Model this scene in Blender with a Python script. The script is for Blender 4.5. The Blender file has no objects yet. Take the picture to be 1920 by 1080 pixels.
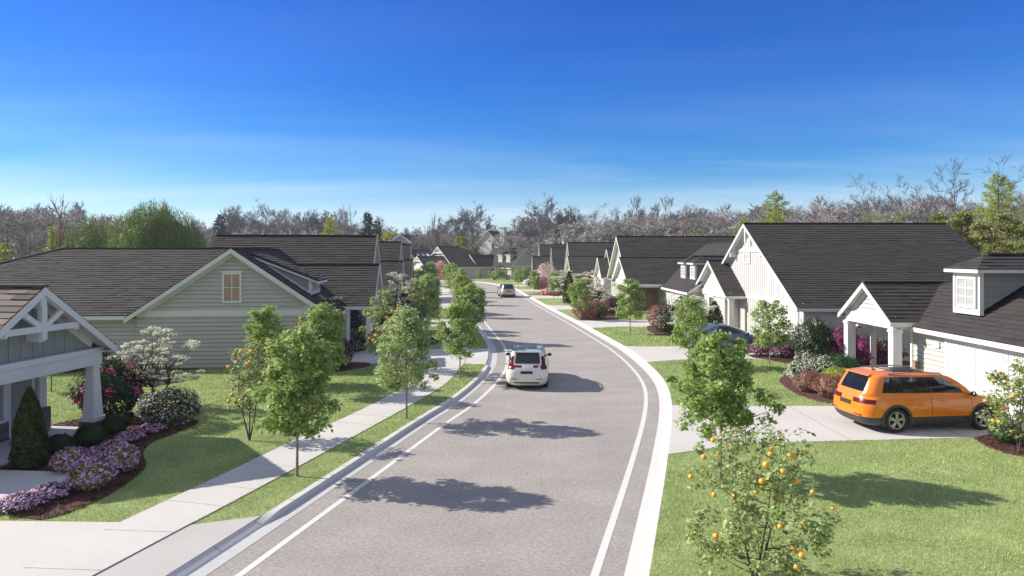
import bpy, math, random
import numpy as np
from mathutils import Vector, Matrix
R = math.radians
rnd = random.Random(7)
C = bpy.context.scene.collection
scene = bpy.context.scene
# ------------------------------------------------------------------ camera, world, sun
HC, F, YH = 5.5, 1290.0, 477.0
cam = bpy.data.cameras.new('camera'); co = bpy.data.objects.new('camera', cam); C.objects.link(co)
co.location = (0, 0, HC); co.rotation_euler = (R(90), 0, 0)
cam.sensor_width = 36; cam.lens = F/1920*36; cam.shift_y = -(540-YH)/1920; cam.clip_end = 6000; cam.clip_start = .1
scene.camera = co
SUN = Vector((-.836, .20, .53)).normalized()
w = bpy.data.worlds.new('World'); scene.world = w; w.use_nodes = True
nt = w.node_tree; bg = nt.nodes['Background']
sky = nt.nodes.new('ShaderNodeTexSky'); sky.sky_type = 'NISHITA'; sky.sun_disc = False
sky.sun_elevation = math.asin(SUN.z); sky.sun_rotation = math.atan2(SUN.x, SUN.y)
sky.air_density = 1.0; sky.dust_density = .1; sky.ozone_density = 3.0; sky.altitude = 300
tc = nt.nodes.new('ShaderNodeTexCoord')
sep = nt.nodes.new('ShaderNodeSeparateXYZ'); nt.links.new(tc.outputs['Generated'], sep.inputs[0])
# thin high cloud: streaks projected on a cloud layer, thickening towards the horizon
div = nt.nodes.new('ShaderNodeVectorMath'); div.operation = 'DIVIDE'
cmb = nt.nodes.new('ShaderNodeCombineXYZ')
mz = nt.nodes.new('ShaderNodeMath'); mz.operation = 'ADD'; mz.inputs[1].default_value = .07
nt.links.new(sep.outputs[2], mz.inputs[0])
for k in range(3): nt.links.new(mz.outputs[0], cmb.inputs[k])
nt.links.new(tc.outputs['Generated'], div.inputs[0]); nt.links.new(cmb.outputs[0], div.inputs[1])
mp = nt.nodes.new('ShaderNodeMapping'); mp.inputs['Scale'].default_value = (.16, .5, 1); mp.inputs['Rotation'].default_value = (0, 0, 1.0)
nt.links.new(div.outputs[0], mp.inputs[0])
no = nt.nodes.new('ShaderNodeTexNoise'); no.inputs['Scale'].default_value = 1.6; no.inputs['Detail'].default_value = 7; no.inputs['Roughness'].default_value = .6
no.inputs['Distortion'].default_value = .4
nt.links.new(mp.outputs[0], no.inputs['Vector'])
cr = nt.nodes.new('ShaderNodeMapRange'); cr.inputs[1].default_value = .42; cr.inputs[2].default_value = .85; cr.inputs[3].default_value = 0; cr.inputs[4].default_value = .5
nt.links.new(no.outputs[0], cr.inputs[0])
hz = nt.nodes.new('ShaderNodeMapRange'); hz.inputs[1].default_value = 0; hz.inputs[2].default_value = .22; hz.inputs[3].default_value = 1; hz.inputs[4].default_value = .10
nt.links.new(sep.outputs[2], hz.inputs[0])
mm = nt.nodes.new('ShaderNodeMath'); mm.operation = 'MULTIPLY'; nt.links.new(cr.outputs[0], mm.inputs[0]); nt.links.new(hz.outputs[0], mm.inputs[1])
hz2 = nt.nodes.new('ShaderNodeMapRange'); hz2.inputs[1].default_value = 0; hz2.inputs[2].default_value = .11; hz2.inputs[3].default_value = .55; hz2.inputs[4].default_value = 0
nt.links.new(sep.outputs[2], hz2.inputs[0])
ma = nt.nodes.new('ShaderNodeMath'); ma.operation = 'ADD'; ma.use_clamp = True; nt.links.new(mm.outputs[0], ma.inputs[0]); nt.links.new(hz2.outputs[0], ma.inputs[1])
hs = nt.nodes.new('ShaderNodeHueSaturation'); hs.inputs['Hue'].default_value = .503; hs.inputs['Saturation'].default_value = 1.3; hs.inputs['Value'].default_value = 1.0
nt.links.new(sky.outputs[0], hs.inputs['Color'])
tr_ = nt.nodes.new('ShaderNodeValToRGB'); e_ = tr_.color_ramp.elements
e_[0].position = 0; e_[0].color = (.62, .74, .86, 1); e_[1].position = 1; e_[1].color = (.8, .9, 1, 1)
for p_, c_ in ((.05, (.52, .72, .88)), (.13, (.31, .62, .90)), (.26, (.20, .53, .96)), (.36, (.165, .49, .95)), (.6, (.6, .8, 1))):
    q_ = e_.new(p_); q_.color = (*c_, 1)
nt.links.new(sep.outputs[2], tr_.inputs[0])
tm_ = nt.nodes.new('ShaderNodeMix'); tm_.data_type = 'RGBA'; tm_.blend_type = 'MULTIPLY'; tm_.inputs[0].default_value = 1
nt.links.new(hs.outputs[0], tm_.inputs[6]); nt.links.new(tr_.outputs[0], tm_.inputs[7])
# unseen pale veil added overhead and behind the viewpoint for less blue fill
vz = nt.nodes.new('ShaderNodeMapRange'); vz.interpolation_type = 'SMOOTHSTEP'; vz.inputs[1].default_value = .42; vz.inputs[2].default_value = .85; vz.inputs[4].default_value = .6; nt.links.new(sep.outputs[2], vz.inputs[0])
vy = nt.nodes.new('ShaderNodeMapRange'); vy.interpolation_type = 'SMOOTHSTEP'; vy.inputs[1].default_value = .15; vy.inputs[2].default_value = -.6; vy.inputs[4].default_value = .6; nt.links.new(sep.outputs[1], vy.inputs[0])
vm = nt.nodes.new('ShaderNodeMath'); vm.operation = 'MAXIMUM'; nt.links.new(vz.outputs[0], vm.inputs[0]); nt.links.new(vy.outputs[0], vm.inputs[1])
mx = nt.nodes.new('ShaderNodeMix'); mx.data_type = 'RGBA'
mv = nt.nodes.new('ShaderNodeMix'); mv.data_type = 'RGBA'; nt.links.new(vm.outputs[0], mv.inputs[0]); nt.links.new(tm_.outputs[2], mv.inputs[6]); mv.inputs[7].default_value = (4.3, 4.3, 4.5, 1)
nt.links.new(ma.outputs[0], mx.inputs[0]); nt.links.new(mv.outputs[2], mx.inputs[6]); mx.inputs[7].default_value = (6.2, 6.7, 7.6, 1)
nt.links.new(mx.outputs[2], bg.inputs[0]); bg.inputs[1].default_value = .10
sl = bpy.data.lights.new('sun', 'SUN'); sl.energy = 4.6; sl.angle = R(.5); sl.color = (1, .935, .835)
so = bpy.data.objects.new('sun', sl); C.objects.link(so); so.rotation_euler = SUN.to_track_quat('Z', 'Y').to_euler()
vs = scene.view_settings; vs.view_transform = 'Standard'; vs.look = 'None'; vs.exposure = .66; vs.gamma = 1; vs.use_curve_mapping = False

# ------------------------------------------------------------------ helpers
def G(px, py, h=0.):                      # photograph measurement -> ground point
    s = (py-YH)/(HC-h); return ((px-960)/s, F/s)
def link(o, parent=None):
    C.objects.link(o)
    if parent is not None: o.parent = parent
    return o
def tag(o, label=None, cat=None, group=None, kind=None):
    if label: o['label'] = label
    if cat: o['category'] = cat
    if group: o['group'] = group
    if kind: o['kind'] = kind
    return o
def empty(name, loc=(0, 0, 0), rz=0, label=None, cat=None, group=None):
    o = bpy.data.objects.new(name, None); link(o); o.location = loc; o.rotation_euler = (0, 0, rz); o.empty_display_size = .3
    return tag(o, label, cat, group)
def copy_tree(o, parent=None):
    c = o.copy(); link(c, parent)
    for ch in list(o.children): copy_tree(ch, c)
    return c
def mesh_np(name, V, faces_n, mat, parent=None, smooth=False):   # V (n,3); faces all with the same vertex count
    me = bpy.data.meshes.new(name); V = np.asarray(V, np.float32); Fc = np.asarray(faces_n, np.int32)
    me.vertices.add(len(V)); me.vertices.foreach_set('co', V.ravel())
    k = Fc.shape[1]; me.loops.add(Fc.size); me.loops.foreach_set('vertex_index', Fc.ravel())
    me.polygons.add(len(Fc)); me.polygons.foreach_set('loop_start', np.arange(len(Fc), dtype=np.int32)*k)
    me.update(calc_edges=True)
    if smooth: me.polygons.foreach_set('use_smooth', np.ones(len(Fc), bool))
    me.materials.append(mat); o = bpy.data.objects.new(name, me); return link(o, parent)
class MB:
    def __init__(s): s.v = []; s.f = []; s.sm = []
    def poly(s, pts, sm=False):
        i = len(s.v); s.v += [tuple(p) for p in pts]; s.f.append(tuple(range(i, i+len(pts)))); s.sm.append(sm)
    def grid(s, rows, close=False, sm=True):
        i = len(s.v); n = len(rows[0])
        for r in rows: s.v += [tuple(p) for p in r]
        for a in range(len(rows)-1):
            for b in range(n if close else n-1):
                b2 = (b+1) % n; s.f.append((i+a*n+b, i+a*n+b2, i+(a+1)*n+b2, i+(a+1)*n+b)); s.sm.append(sm)
    def hexa(s, p):                      # 8 corners: bottom 4, top 4
        i = len(s.v); s.v += [tuple(q) for q in p]
        for f in ((0, 3, 2, 1), (4, 5, 6, 7), (0, 1, 5, 4), (1, 2, 6, 5), (2, 3, 7, 6), (3, 0, 4, 7)):
            s.f.append(tuple(i+k for k in f)); s.sm.append(False)
    def box(s, x0, x1, y0, y1, z0, z1):
        s.hexa([(x0, y0, z0), (x1, y0, z0), (x1, y1, z0), (x0, y1, z0), (x0, y0, z1), (x1, y0, z1), (x1, y1, z1), (x0, y1, z1)])
    def fbox(s, o, d, n, a0, a1, z0, z1, t0, t1):       # box in the frame of a vertical plane
        P = lambda a, t, z: (o[0]+d[0]*a+n[0]*t, o[1]+d[1]*a+n[1]*t, z)
        s.hexa([P(a0, t0, z0), P(a1, t0, z0), P(a1, t1, z0), P(a0, t1, z0), P(a0, t0, z1), P(a1, t0, z1), P(a1, t1, z1), P(a0, t1, z1)])
    def bar(s, p, q, wd, ht, up=(0, 0, 1)):
        p = Vector(p); q = Vector(q); d = (q-p).normalized(); u = Vector(up); sd = d.cross(u).normalized(); u = sd.cross(d)
        a = sd*wd/2; b = u*ht/2
        s.hexa([p-a-b, p+a-b, q+a-b, q-a-b, p-a+b, p+a+b, q+a+b, q-a+b])
    def tube(s, pts, rad, n=6, cap=False):
        pts = [Vector(p) for p in pts]; rows = []
        for k, p in enumerate(pts):
            d = (pts[min(k+1, len(pts)-1)]-pts[max(k-1, 0)]).normalized()
            a = d.cross(Vector((.31, .22, .93)) if abs(d.z) < .9 else Vector((1, .1, 0))).normalized(); b = d.cross(a)
            r = rad[k] if hasattr(rad, '__len__') else rad
            rows.append([p+(a*math.cos(2*math.pi*j/n)+b*math.sin(2*math.pi*j/n))*r for j in range(n)])
        s.grid(rows, True)
        if cap:
            s.poly(rows[0]); s.poly(rows[-1])
    def lathe(s, prof, n=24, c=(0, 0, 0), axis='z'):
        rows = []
        for r, z in prof:
            rows.append([((c[0]+r*math.cos(2*math.pi*j/n), c[1]+r*math.sin(2*math.pi*j/n), c[2]+z) if axis == 'z' else
                          (c[0]+r*math.cos(2*math.pi*j/n), c[1]+z, c[2]+r*math.sin(2*math.pi*j/n))) for j in range(n)])
        s.grid(rows, True)
    def build(s, name, mat, parent=None):
        me = bpy.data.meshes.new(name); me.from_pydata(s.v, [], s.f); me.polygons.foreach_set('use_smooth', s.sm); me.update()
        if isinstance(mat, (list, tuple)):
            for m in mat: me.materials.append(m)
        else: me.materials.append(mat)
        return link(bpy.data.objects.new(name, me), parent)
def clip(poly, a, b, c):                  # keep a*x+b*y<=c
    out = []
    for i in range(len(poly)):
        p, q = poly[i], poly[(i+1) % len(poly)]
        dp, dq = a*p[0]+b*p[1]-c, a*q[0]+b*q[1]-c
        if dp <= 0: out.append(p)
        if (dp < 0 < dq) or (dq < 0 < dp):
            t = dp/(dp-dq); out.append((p[0]+(q[0]-p[0])*t, p[1]+(q[1]-p[1])*t))
    return out
def catmull(P, n=8):
    P = [np.array(p, float) for p in P]; out = []
    for i in range(len(P)-1):
        p0 = P[i-1] if i else 2*P[0]-P[1]; p1, p2 = P[i], P[i+1]; p3 = P[i+2] if i+2 < len(P) else 2*P[-1]-P[-2]
        for k in range(n):
            t = k/n; out.append(.5*((2*p1)+(-p0+p2)*t+(2*p0-5*p1+4*p2-p3)*t*t+(-p0+3*p1-3*p2+p3)*t**3))
    out.append(P[-1]); return np.array(out)
def offset(L, d):                         # positive d to the right of travel
    T = np.gradient(L, axis=0); T /= np.linalg.norm(T, axis=1)[:, None]
    return L+np.stack([T[:, 1], -T[:, 0]], 1)*d
def inside(px, py, poly):
    r = np.zeros(len(px), bool); n = len(poly)
    for i in range(n):
        x0, y0 = poly[i]; x1, y1 = poly[(i+1) % n]
        if y0 == y1: continue
        c = ((y0 > py) != (y1 > py)) & (px < (x1-x0)*(py-y0)/(y1-y0)+x0); r ^= c
    return r

# ------------------------------------------------------------------ materials
def node_mat(name, col, rough=.6, var=0., vscale=2., fine=0., fscale=40., bump=0., bscale=60., island=0., spec=.5, metal=0., trans=0., col2=None, stretch=None, hue=0., coat=0.):
    m = bpy.data.materials.new(name); m.use_nodes = True; t = m.node_tree; b = t.nodes['Principled BSDF']
    b.inputs['Roughness'].default_value = rough; b.inputs['Specular IOR Level'].default_value = spec; b.inputs['Metallic'].default_value = metal
    if coat: b.inputs['Coat Weight'].default_value = coat; b.inputs['Coat Roughness'].default_value = .03
    tcn = t.nodes.new('ShaderNodeTexCoord'); vec = tcn.outputs['Object']
    if stretch:
        mpn = t.nodes.new('ShaderNodeMapping'); mpn.inputs['Scale'].default_value = stretch; t.links.new(vec, mpn.inputs[0]); vec = mpn.outputs[0]
    rgb = t.nodes.new('ShaderNodeRGB'); rgb.outputs[0].default_value = (*col, 1); out = rgb.outputs[0]
    def noise(sc, det=4):
        n = t.nodes.new('ShaderNodeTexNoise'); n.inputs['Scale'].default_value = sc; n.inputs['Detail'].default_value = det; t.links.new(vec, n.inputs['Vector']); return n.outputs[0]
    if col2 is not None:
        mr = t.nodes.new('ShaderNodeMapRange'); mr.inputs[1].default_value = .35; mr.inputs[2].default_value = .65; t.links.new(noise(vscale, 6), mr.inputs[0])
        x = t.nodes.new('ShaderNodeMix'); x.data_type = 'RGBA'; t.links.new(mr.outputs[0], x.inputs[0]); t.links.new(out, x.inputs[6]); x.inputs[7].default_value = (*col2, 1); out = x.outputs[2]
    h = t.nodes.new('ShaderNodeHueSaturation'); t.links.new(out, h.inputs['Color']); val = None
    def addv(src, amt):
        nonlocal val
        mr = t.nodes.new('ShaderNodeMapRange'); mr.inputs[1].default_value = 0 if src[1] else .25; mr.inputs[2].default_value = 1 if src[1] else .75
        mr.inputs[3].default_value = 1-amt; mr.inputs[4].default_value = 1+amt; t.links.new(src[0], mr.inputs[0])
        if val is None: val = mr.outputs[0]
        else:
            x = t.nodes.new('ShaderNodeMath'); x.operation = 'MULTIPLY'; t.links.new(val, x.inputs[0]); t.links.new(mr.outputs[0], x.inputs[1]); val = x.outputs[0]
    if var: addv((noise(vscale*.7), False), var)
    if fine: addv((noise(fscale, 6), False), fine)
    if island:
        g = t.nodes.new('ShaderNodeNewGeometry'); addv((g.outputs['Random Per Island'], True), island)
        if hue:
            wn = t.nodes.new('ShaderNodeTexWhiteNoise'); wn.noise_dimensions = '1D'; t.links.new(g.outputs['Random Per Island'], wn.inputs['W'])
            mr = t.nodes.new('ShaderNodeMapRange'); mr.inputs[3].default_value = .5-hue; mr.inputs[4].default_value = .5+hue; t.links.new(wn.outputs[0], mr.inputs[0]); t.links.new(mr.outputs[0], h.inputs['Hue'])
    if val is not None: t.links.new(val, h.inputs['Value'])
    t.links.new(h.outputs[0], b.inputs['Base Color'])
    if bump:
        bn = t.nodes.new('ShaderNodeBump'); bn.inputs['Strength'].default_value = bump; bn.inputs['Distance'].default_value = .02; t.links.new(noise(bscale, 6), bn.inputs['Height']); t.links.new(bn.outputs[0], b.inputs['Normal'])
    if trans:
        tr = t.nodes.new('ShaderNodeBsdfTranslucent'); t.links.new(h.outputs[0], tr.inputs[0]); ms = t.nodes.new('ShaderNodeMixShader'); ms.inputs[0].default_value = trans
        t.links.new(b.outputs[0], ms.inputs[1]); t.links.new(tr.outputs[0], ms.inputs[2]); t.links.new(ms.outputs[0], t.nodes['Material Output'].inputs[0])
    return m
def brick_mat(name, cols, mortar, sx, sy, rough=.9):
    m = bpy.data.materials.new(name); m.use_nodes = True; t = m.node_tree; b = t.nodes['Principled BSDF']; b.inputs['Roughness'].default_value = rough
    tcn = t.nodes.new('ShaderNodeTexCoord'); s3 = t.nodes.new('ShaderNodeSeparateXYZ'); t.links.new(tcn.outputs['Object'], s3.inputs[0])
    ad = t.nodes.new('ShaderNodeMath'); ad.operation = 'ADD'; t.links.new(s3.outputs[0], ad.inputs[0]); t.links.new(s3.outputs[1], ad.inputs[1])
    c3 = t.nodes.new('ShaderNodeCombineXYZ'); t.links.new(ad.outputs[0], c3.inputs[0]); t.links.new(s3.outputs[2], c3.inputs[1])
    bk = t.nodes.new('ShaderNodeTexBrick'); t.links.new(c3.outputs[0], bk.inputs['Vector']); bk.inputs['Scale'].default_value = 1
    bk.inputs['Brick Width'].default_value = sx; bk.inputs['Row Height'].default_value = sy; bk.inputs['Mortar Size'].default_value = .012
    bk.inputs['Color1'].default_value = (*cols[0], 1); bk.inputs['Color2'].default_value = (*cols[1], 1); bk.inputs['Mortar'].default_value = (*mortar, 1)
    t.links.new(bk.outputs[0], b.inputs['Base Color'])
    bn = t.nodes.new('ShaderNodeBump'); bn.inputs['Distance'].default_value = .02; bn.invert = True; t.links.new(bk.outputs[1], bn.inputs['Height']); t.links.new(bn.outputs[0], b.inputs['Normal'])
    return m
def glass_mat(name, tint, base=(.02, .025, .03), a=.5):
    m = bpy.data.materials.new(name); m.use_nodes = True; t = m.node_tree; b = t.nodes['Principled BSDF']
    b.inputs['Base Color'].default_value = (*base, 1); b.inputs['Roughness'].default_value = .04; b.inputs['Specular IOR Level'].default_value = .8
    tr = t.nodes.new('ShaderNodeBsdfTransparent'); tr.inputs[0].default_value = (*tint, 1); ms = t.nodes.new('ShaderNodeMixShader'); ms.inputs[0].default_value = a
    t.links.new(b.outputs[0], ms.inputs[1]); t.links.new(tr.outputs[0], ms.inputs[2]); t.links.new(ms.outputs[0], t.nodes['Material Output'].inputs[0]); return m
M = {}
M['shingle'] = node_mat('asphalt_shingle', (.042, .036, .032), .95, island=.18, fine=.22, fscale=45, bump=.4, var=.16, vscale=1.2, hue=.01)
M['shingle_dark'] = node_mat('asphalt_shingle_dark', (.040, .035, .032), .95, island=.16, fine=.22, fscale=45, bump=.4, var=.14, vscale=1.2, hue=.01)
M['shingle_tan'] = node_mat('asphalt_shingle_tan', (.13, .105, .09), .9, island=.6, fine=.18, fscale=60, bump=.3, hue=.012)
M['white'] = node_mat('painted_white', (.68, .67, .65), .55, var=.03, fine=.03)
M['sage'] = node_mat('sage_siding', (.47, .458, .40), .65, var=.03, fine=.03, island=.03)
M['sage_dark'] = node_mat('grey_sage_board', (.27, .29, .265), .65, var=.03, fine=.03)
M['greige'] = node_mat('pale_greige_siding', (.49, .485, .445), .65, var=.03, fine=.03, island=.03)
M['dormer_side'] = node_mat('grey_green_lap', (.24, .26, .24), .65, var=.03, fine=.03, island=.04)
M['cream'] = node_mat('cream_board', (.54, .525, .50), .65, var=.03, fine=.03)
M['taupe'] = node_mat('taupe_siding', (.40, .375, .345), .65, var=.03, fine=.03)
M['blue'] = node_mat('blue_siding', (.16, .25, .42), .65, var=.03)
M['door'] = node_mat('garage_door_white', (.66, .66, .65), .45, fine=.02)
M['pane'] = node_mat('window_glass', (.035, .045, .055), .05, spec=1.)
M['pane_warm'] = node_mat('window_blind_warm', (.42, .27, .19), .25, var=.12, spec=.6)
M['blind'] = node_mat('window_blind_pale', (.42, .42, .41), .3, var=.15, spec=.6, stretch=(1, 1, 12))
M['brick'] = brick_mat('warm_stone_veneer', [(.23, .155, .105), (.33, .24, .17)], (.3, .26, .22), .55, .22)
M['stone'] = brick_mat('dark_stone_base', [(.10, .085, .08), (.17, .15, .14)], (.12, .115, .11), .4, .16)
M['dark'] = node_mat('dark_bronze', (.03, .028, .026), .5)
M['asphalt'] = node_mat('asphalt', (.35, .318, .29), .95, var=.12, vscale=.9, fine=.30, fscale=18, bump=.6, bscale=110, stretch=(.8, 1.15, 1))
M['line'] = node_mat('road_paint', (.66, .64, .61), .7, fine=.06, fscale=12)
M['conc'] = node_mat('concrete', (.56, .53, .495), .85, var=.06, vscale=.7, fine=.06, fscale=16, bump=.15, bscale=50)
M['conc2'] = node_mat('apron_concrete', (.46, .44, .41), .85, var=.06, vscale=.8, fine=.08, fscale=22, bump=.15, bscale=50)
M['kerb'] = node_mat('kerb_concrete', (.60, .575, .545), .8, var=.04, fine=.04, fscale=14, bump=.12)
M['gutter'] = node_mat('gutter_concrete', (.50, .50, .50), .8, var=.05, fine=.06, fscale=14, bump=.12)
M['joint'] = node_mat('joint', (.22, .21, .20), .9)
M['lawn'] = node_mat('lawn', (.21, .27, .085), .9, var=.18, vscale=1.0, fine=.32, fscale=13, bump=.9, bscale=28, col2=(.29, .35, .13))
M['blade'] = node_mat('grass_blade', (.40, .49, .18), .7, island=.42, hue=.02, trans=.25, var=.15, vscale=.6)
M['field'] = node_mat('rough_ground', (.10, .10, .05), .95, var=.3, vscale=.08, fine=.3, fscale=2)
M['mulch'] = node_mat('red_mulch', (.088, .034, .026), .95, fine=.6, fscale=26, bump=1., bscale=50, island=.5)
M['bark'] = node_mat('young_bark', (.24, .20, .165), .85, fine=.3, fscale=30)
M['bark_dk'] = node_mat('dark_bark', (.085, .06, .05), .9, fine=.3, fscale=30)
M['bark_red'] = node_mat('reddish_bark', (.26, .15, .105), .9, fine=.2)
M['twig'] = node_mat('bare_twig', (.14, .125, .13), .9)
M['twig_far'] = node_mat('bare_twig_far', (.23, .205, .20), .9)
M['frost'] = node_mat('pale_twig', (.42, .385, .365), .9)
M['frost2'] = node_mat('grey_twig', (.31, .28, .265), .9)
M['tan_twig'] = node_mat('tan_twig', (.30, .22, .12), .9)
def leaf(name, c, isl=.35, hue=.02, tr=.32, rough=.5): return node_mat(name, c, rough, island=isl, hue=hue, trans=tr, spec=.35)
M['leaf'] = leaf('fresh_leaf', (.35, .46, .14), tr=.5); M['leaf_pale'] = leaf('pale_leaf', (.42, .51, .22), tr=.5); M['leaf_citrus'] = leaf('citrus_leaf', (.36, .43, .17), .5, tr=.4)
M['leaf_dark'] = leaf('dark_leaf', (.035, .075, .025)); M['leaf_box'] = leaf('boxwood_leaf', (.045, .11, .035)); M['leaf_olive'] = leaf('olive_leaf', (.27, .30, .08), .4, .03)
M['leaf_tan'] = leaf('tan_green_leaf', (.31, .27, .11), .4, .03); M['leaf_arb'] = leaf('arborvitae_leaf', (.075, .10, .022)); M['leaf_lime'] = leaf('lime_leaf', (.34, .42, .05)); M['willow'] = leaf('willow_leaf', (.16, .225, .05), .3)
M['leaf_brown'] = leaf('brown_pink_leaf', (.30, .155, .11), .4, .03); M['leaf_plum'] = leaf('plum_leaf', (.11, .045, .055), .5)
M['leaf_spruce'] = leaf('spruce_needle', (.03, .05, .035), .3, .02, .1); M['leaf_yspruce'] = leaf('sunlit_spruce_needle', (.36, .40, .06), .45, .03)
M['fl_white'] = leaf('white_blossom', (.74, .72, .60), .15, .01, .35); M['fl_purple'] = leaf('purple_blossom', (.70, .40, .66), .35, .03); M['fl_pink'] = leaf('pink_blossom', (.60, .10, .22), .35, .02)
M['fl_magenta'] = leaf('magenta_blossom', (.24, .035, .12), .5, .02); M['fl_rose'] = leaf('magenta_pink_blossom', (.52, .12, .38), .35, .02)
M['fl_pale'] = leaf('pale_pink_blossom', (.68, .55, .46), .2, .01); M['fl_coral'] = leaf('coral_blossom', (.70, .33, .28), .3, .02)
M['fl_dusty'] = leaf('dusty_pink_blossom', (.50, .39, .37), .35, .02); M['orange'] = node_mat('orange_fruit', (.80, .40, .05), .45, island=.2, fine=.06, fscale=60)

# ------------------------------------------------------------------ ground, road, kerbs
RZ = -.12                                                  # road surface; lawns lie at 0
KR = catmull([(-3.2, -8), (-1.4, -2), (.5, 5), (2.35, 11.8), (4.26, 18.8), (5.81, 25), (6.63, 29.8), (6.88, 35), (6.78, 40.6), (6.33, 46.7), (5.46, 57), (3.84, 74), (1.55, 100), (.4, 112), (-3, 129), (-7, 139), (-14, 147), (-26, 152), (-60, 156)], 10)
KL = catmull([(-11.4, -8), (-9.6, -2), (-7.55, 5), (-5.92, 11.77), (-5.27, 14.5), (-4.45, 17.9), (-3.19, 23.3), (-2.55, 25.6), (-1.85, 29.3), (-1.42, 32.8), (-1.28, 36), (-1.36, 39.4), (-1.62, 43.1), (-2.3, 48.6), (-3.2, 56), (-5.2, 76), (-7.2, 100), (-8.6, 112), (-12, 127), (-17, 136), (-27, 143), (-60, 147)], 10)
DR = [(19.9, 24.9), (36.0, 41.0), (52.2, 57.2), (69, 74), (86.3, 91.2), (102.5, 107.5), (118.5, 123)]
DL = [(-9, 14.2), (34.6, 39.9), (52.4, 57.2), (69, 74), (86, 91), (103, 108)]
def struct(o, kind='structure'): o['kind'] = kind; return o
def strip(name, lines, zs, mat):          # lines: list of (n,2) arrays, zs: arrays or numbers
    m = MB(); n = len(lines[0])
    rows = [[(L[k][0], L[k][1], (z[k] if hasattr(z, '__len__') else z)) for L, z in zip(lines, zs)] for k in range(n)]
    m.grid(rows, False, False); return struct(m.build(name, mat))
def sheet(name, poly, z, mat, th=.0):
    m = MB(); m.poly([(x, y, z) for x, y in poly])
    if th:
        for i in range(len(poly)):
            a, b = poly[i], poly[(i+1) % len(poly)]; m.poly([(a[0], a[1], z), (b[0], b[1], z), (b[0], b[1], z-th), (a[0], a[1], z-th)])
    return struct(m.build(name, mat))
sheet('ground', [(-3000, -400), (3000, -400), (3000, 4000), (-3000, 4000)], -.22, M['field'])
def drop(L, D):
    f = np.zeros(len(L))
    for a, b in D: f = np.maximum(f, np.clip(np.minimum((L[:, 1]-a)/.7+1, (b-L[:, 1])/.7+1), 0, 1))
    return f
fl = drop(KL, DL)
# finer sampling so that the kerb drops look crisp
def refine(L, k=3):
    t = np.arange(len(L)); tt = np.linspace(0, len(L)-1, (len(L)-1)*k+1); return np.stack([np.interp(tt, t, L[:, 0]), np.interp(tt, t, L[:, 1])], 1)
KL = refine(KL); KR = refine(KR)
def smooth(L, k=9, it=3):
    for _ in range(it):
        P = np.pad(L, ((k, k), (0, 0)), mode='reflect', reflect_type='odd'); L = np.stack([np.convolve(P[:, c], np.ones(2*k+1)/(2*k+1), 'valid') for c in (0, 1)], 1)
    return L
KL = smooth(KL); KR = smooth(KR, 5, 2); fl = drop(KL, DL); fr = drop(KR, DR)
strip('kerb', [KL, offset(KL, .17), offset(KL, .20)], [0., -.085*fl, RZ+.012], M['kerb']).name = 'kerb'
strip('gutter', [offset(KL, .20), offset(KL, .50)], [RZ+.012, RZ+.006], M['gutter'])
strip('kerb', [offset(KR, -.44), offset(KR, -.22), KR], [RZ+.004, RZ+.03, 0.], M['kerb'])
n_ = min(len(KL), len(KR))
def resamp(L, n):
    d = np.r_[0, np.cumsum(np.linalg.norm(np.diff(L, axis=0), axis=1))]; t = np.linspace(0, d[-1], n); return np.stack([np.interp(t, d, L[:, 0]), np.interp(t, d, L[:, 1])], 1)
AL, AR = resamp(offset(KL, .45), 240), resamp(offset(KR, -.40), 240)
strip('road', [AL*(1-t)+AR*t for t in np.linspace(0, 1, 6)], [RZ]*6, M['asphalt'])
strip('road_marking', [offset(KL, .98), offset(KL, 1.12)], [RZ+.004]*2, M['line'])
strip('road_marking', [offset(KR, -1.01), offset(KR, -.86)], [RZ+.004]*2, M['line'])
# kerb joints
m = MB()
for L, s in ((KL, 1), (KR, -1)):
    O1 = offset(L, .0); O2 = offset(L, .175*s if s > 0 else -.42); d = np.r_[0, np.cumsum(np.linalg.norm(np.diff(L, axis=0), axis=1))]
    for t in np.arange(8, min(110, d[-1]), 1.25):
        k = int(np.searchsorted(d, t)); a, b = O1[k], O2[k]; dz = (-.085*fl[k]+.002) if s > 0 else RZ+.012
        if s > 0: m.bar((a[0], a[1], .002), (b[0], b[1], dz), .012, .004)
        elif L[k][1] < 60: m.bar((a[0], a[1], .003), (O1[k][0]*.5+b[0]*.5, O1[k][1]*.5+b[1]*.5, RZ+.034), .009, .004)
struct(m.build('kerb_joint', M['joint']))
# lawns
def lawn(L, far):
    rows = []
    for k in range(len(L)):
        t = k/(len(L)-1); f = far(t, L[k]); rows.append([(L[k][0]*(1-q)+f[0]*q, L[k][1]*(1-q)+f[1]*q, 0.) for q in (0, .02, .06, .15, .4, 1)])
    m = MB(); m.grid(rows, False, False); return struct(m.build('lawn', M['lawn']))
lawn(KL, lambda t, p: (-170, p[1]))
lawn(KR, lambda t, p: (170-max(0, t-.8)*1100, p[1]+max(0, t-.8)*1000))
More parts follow.
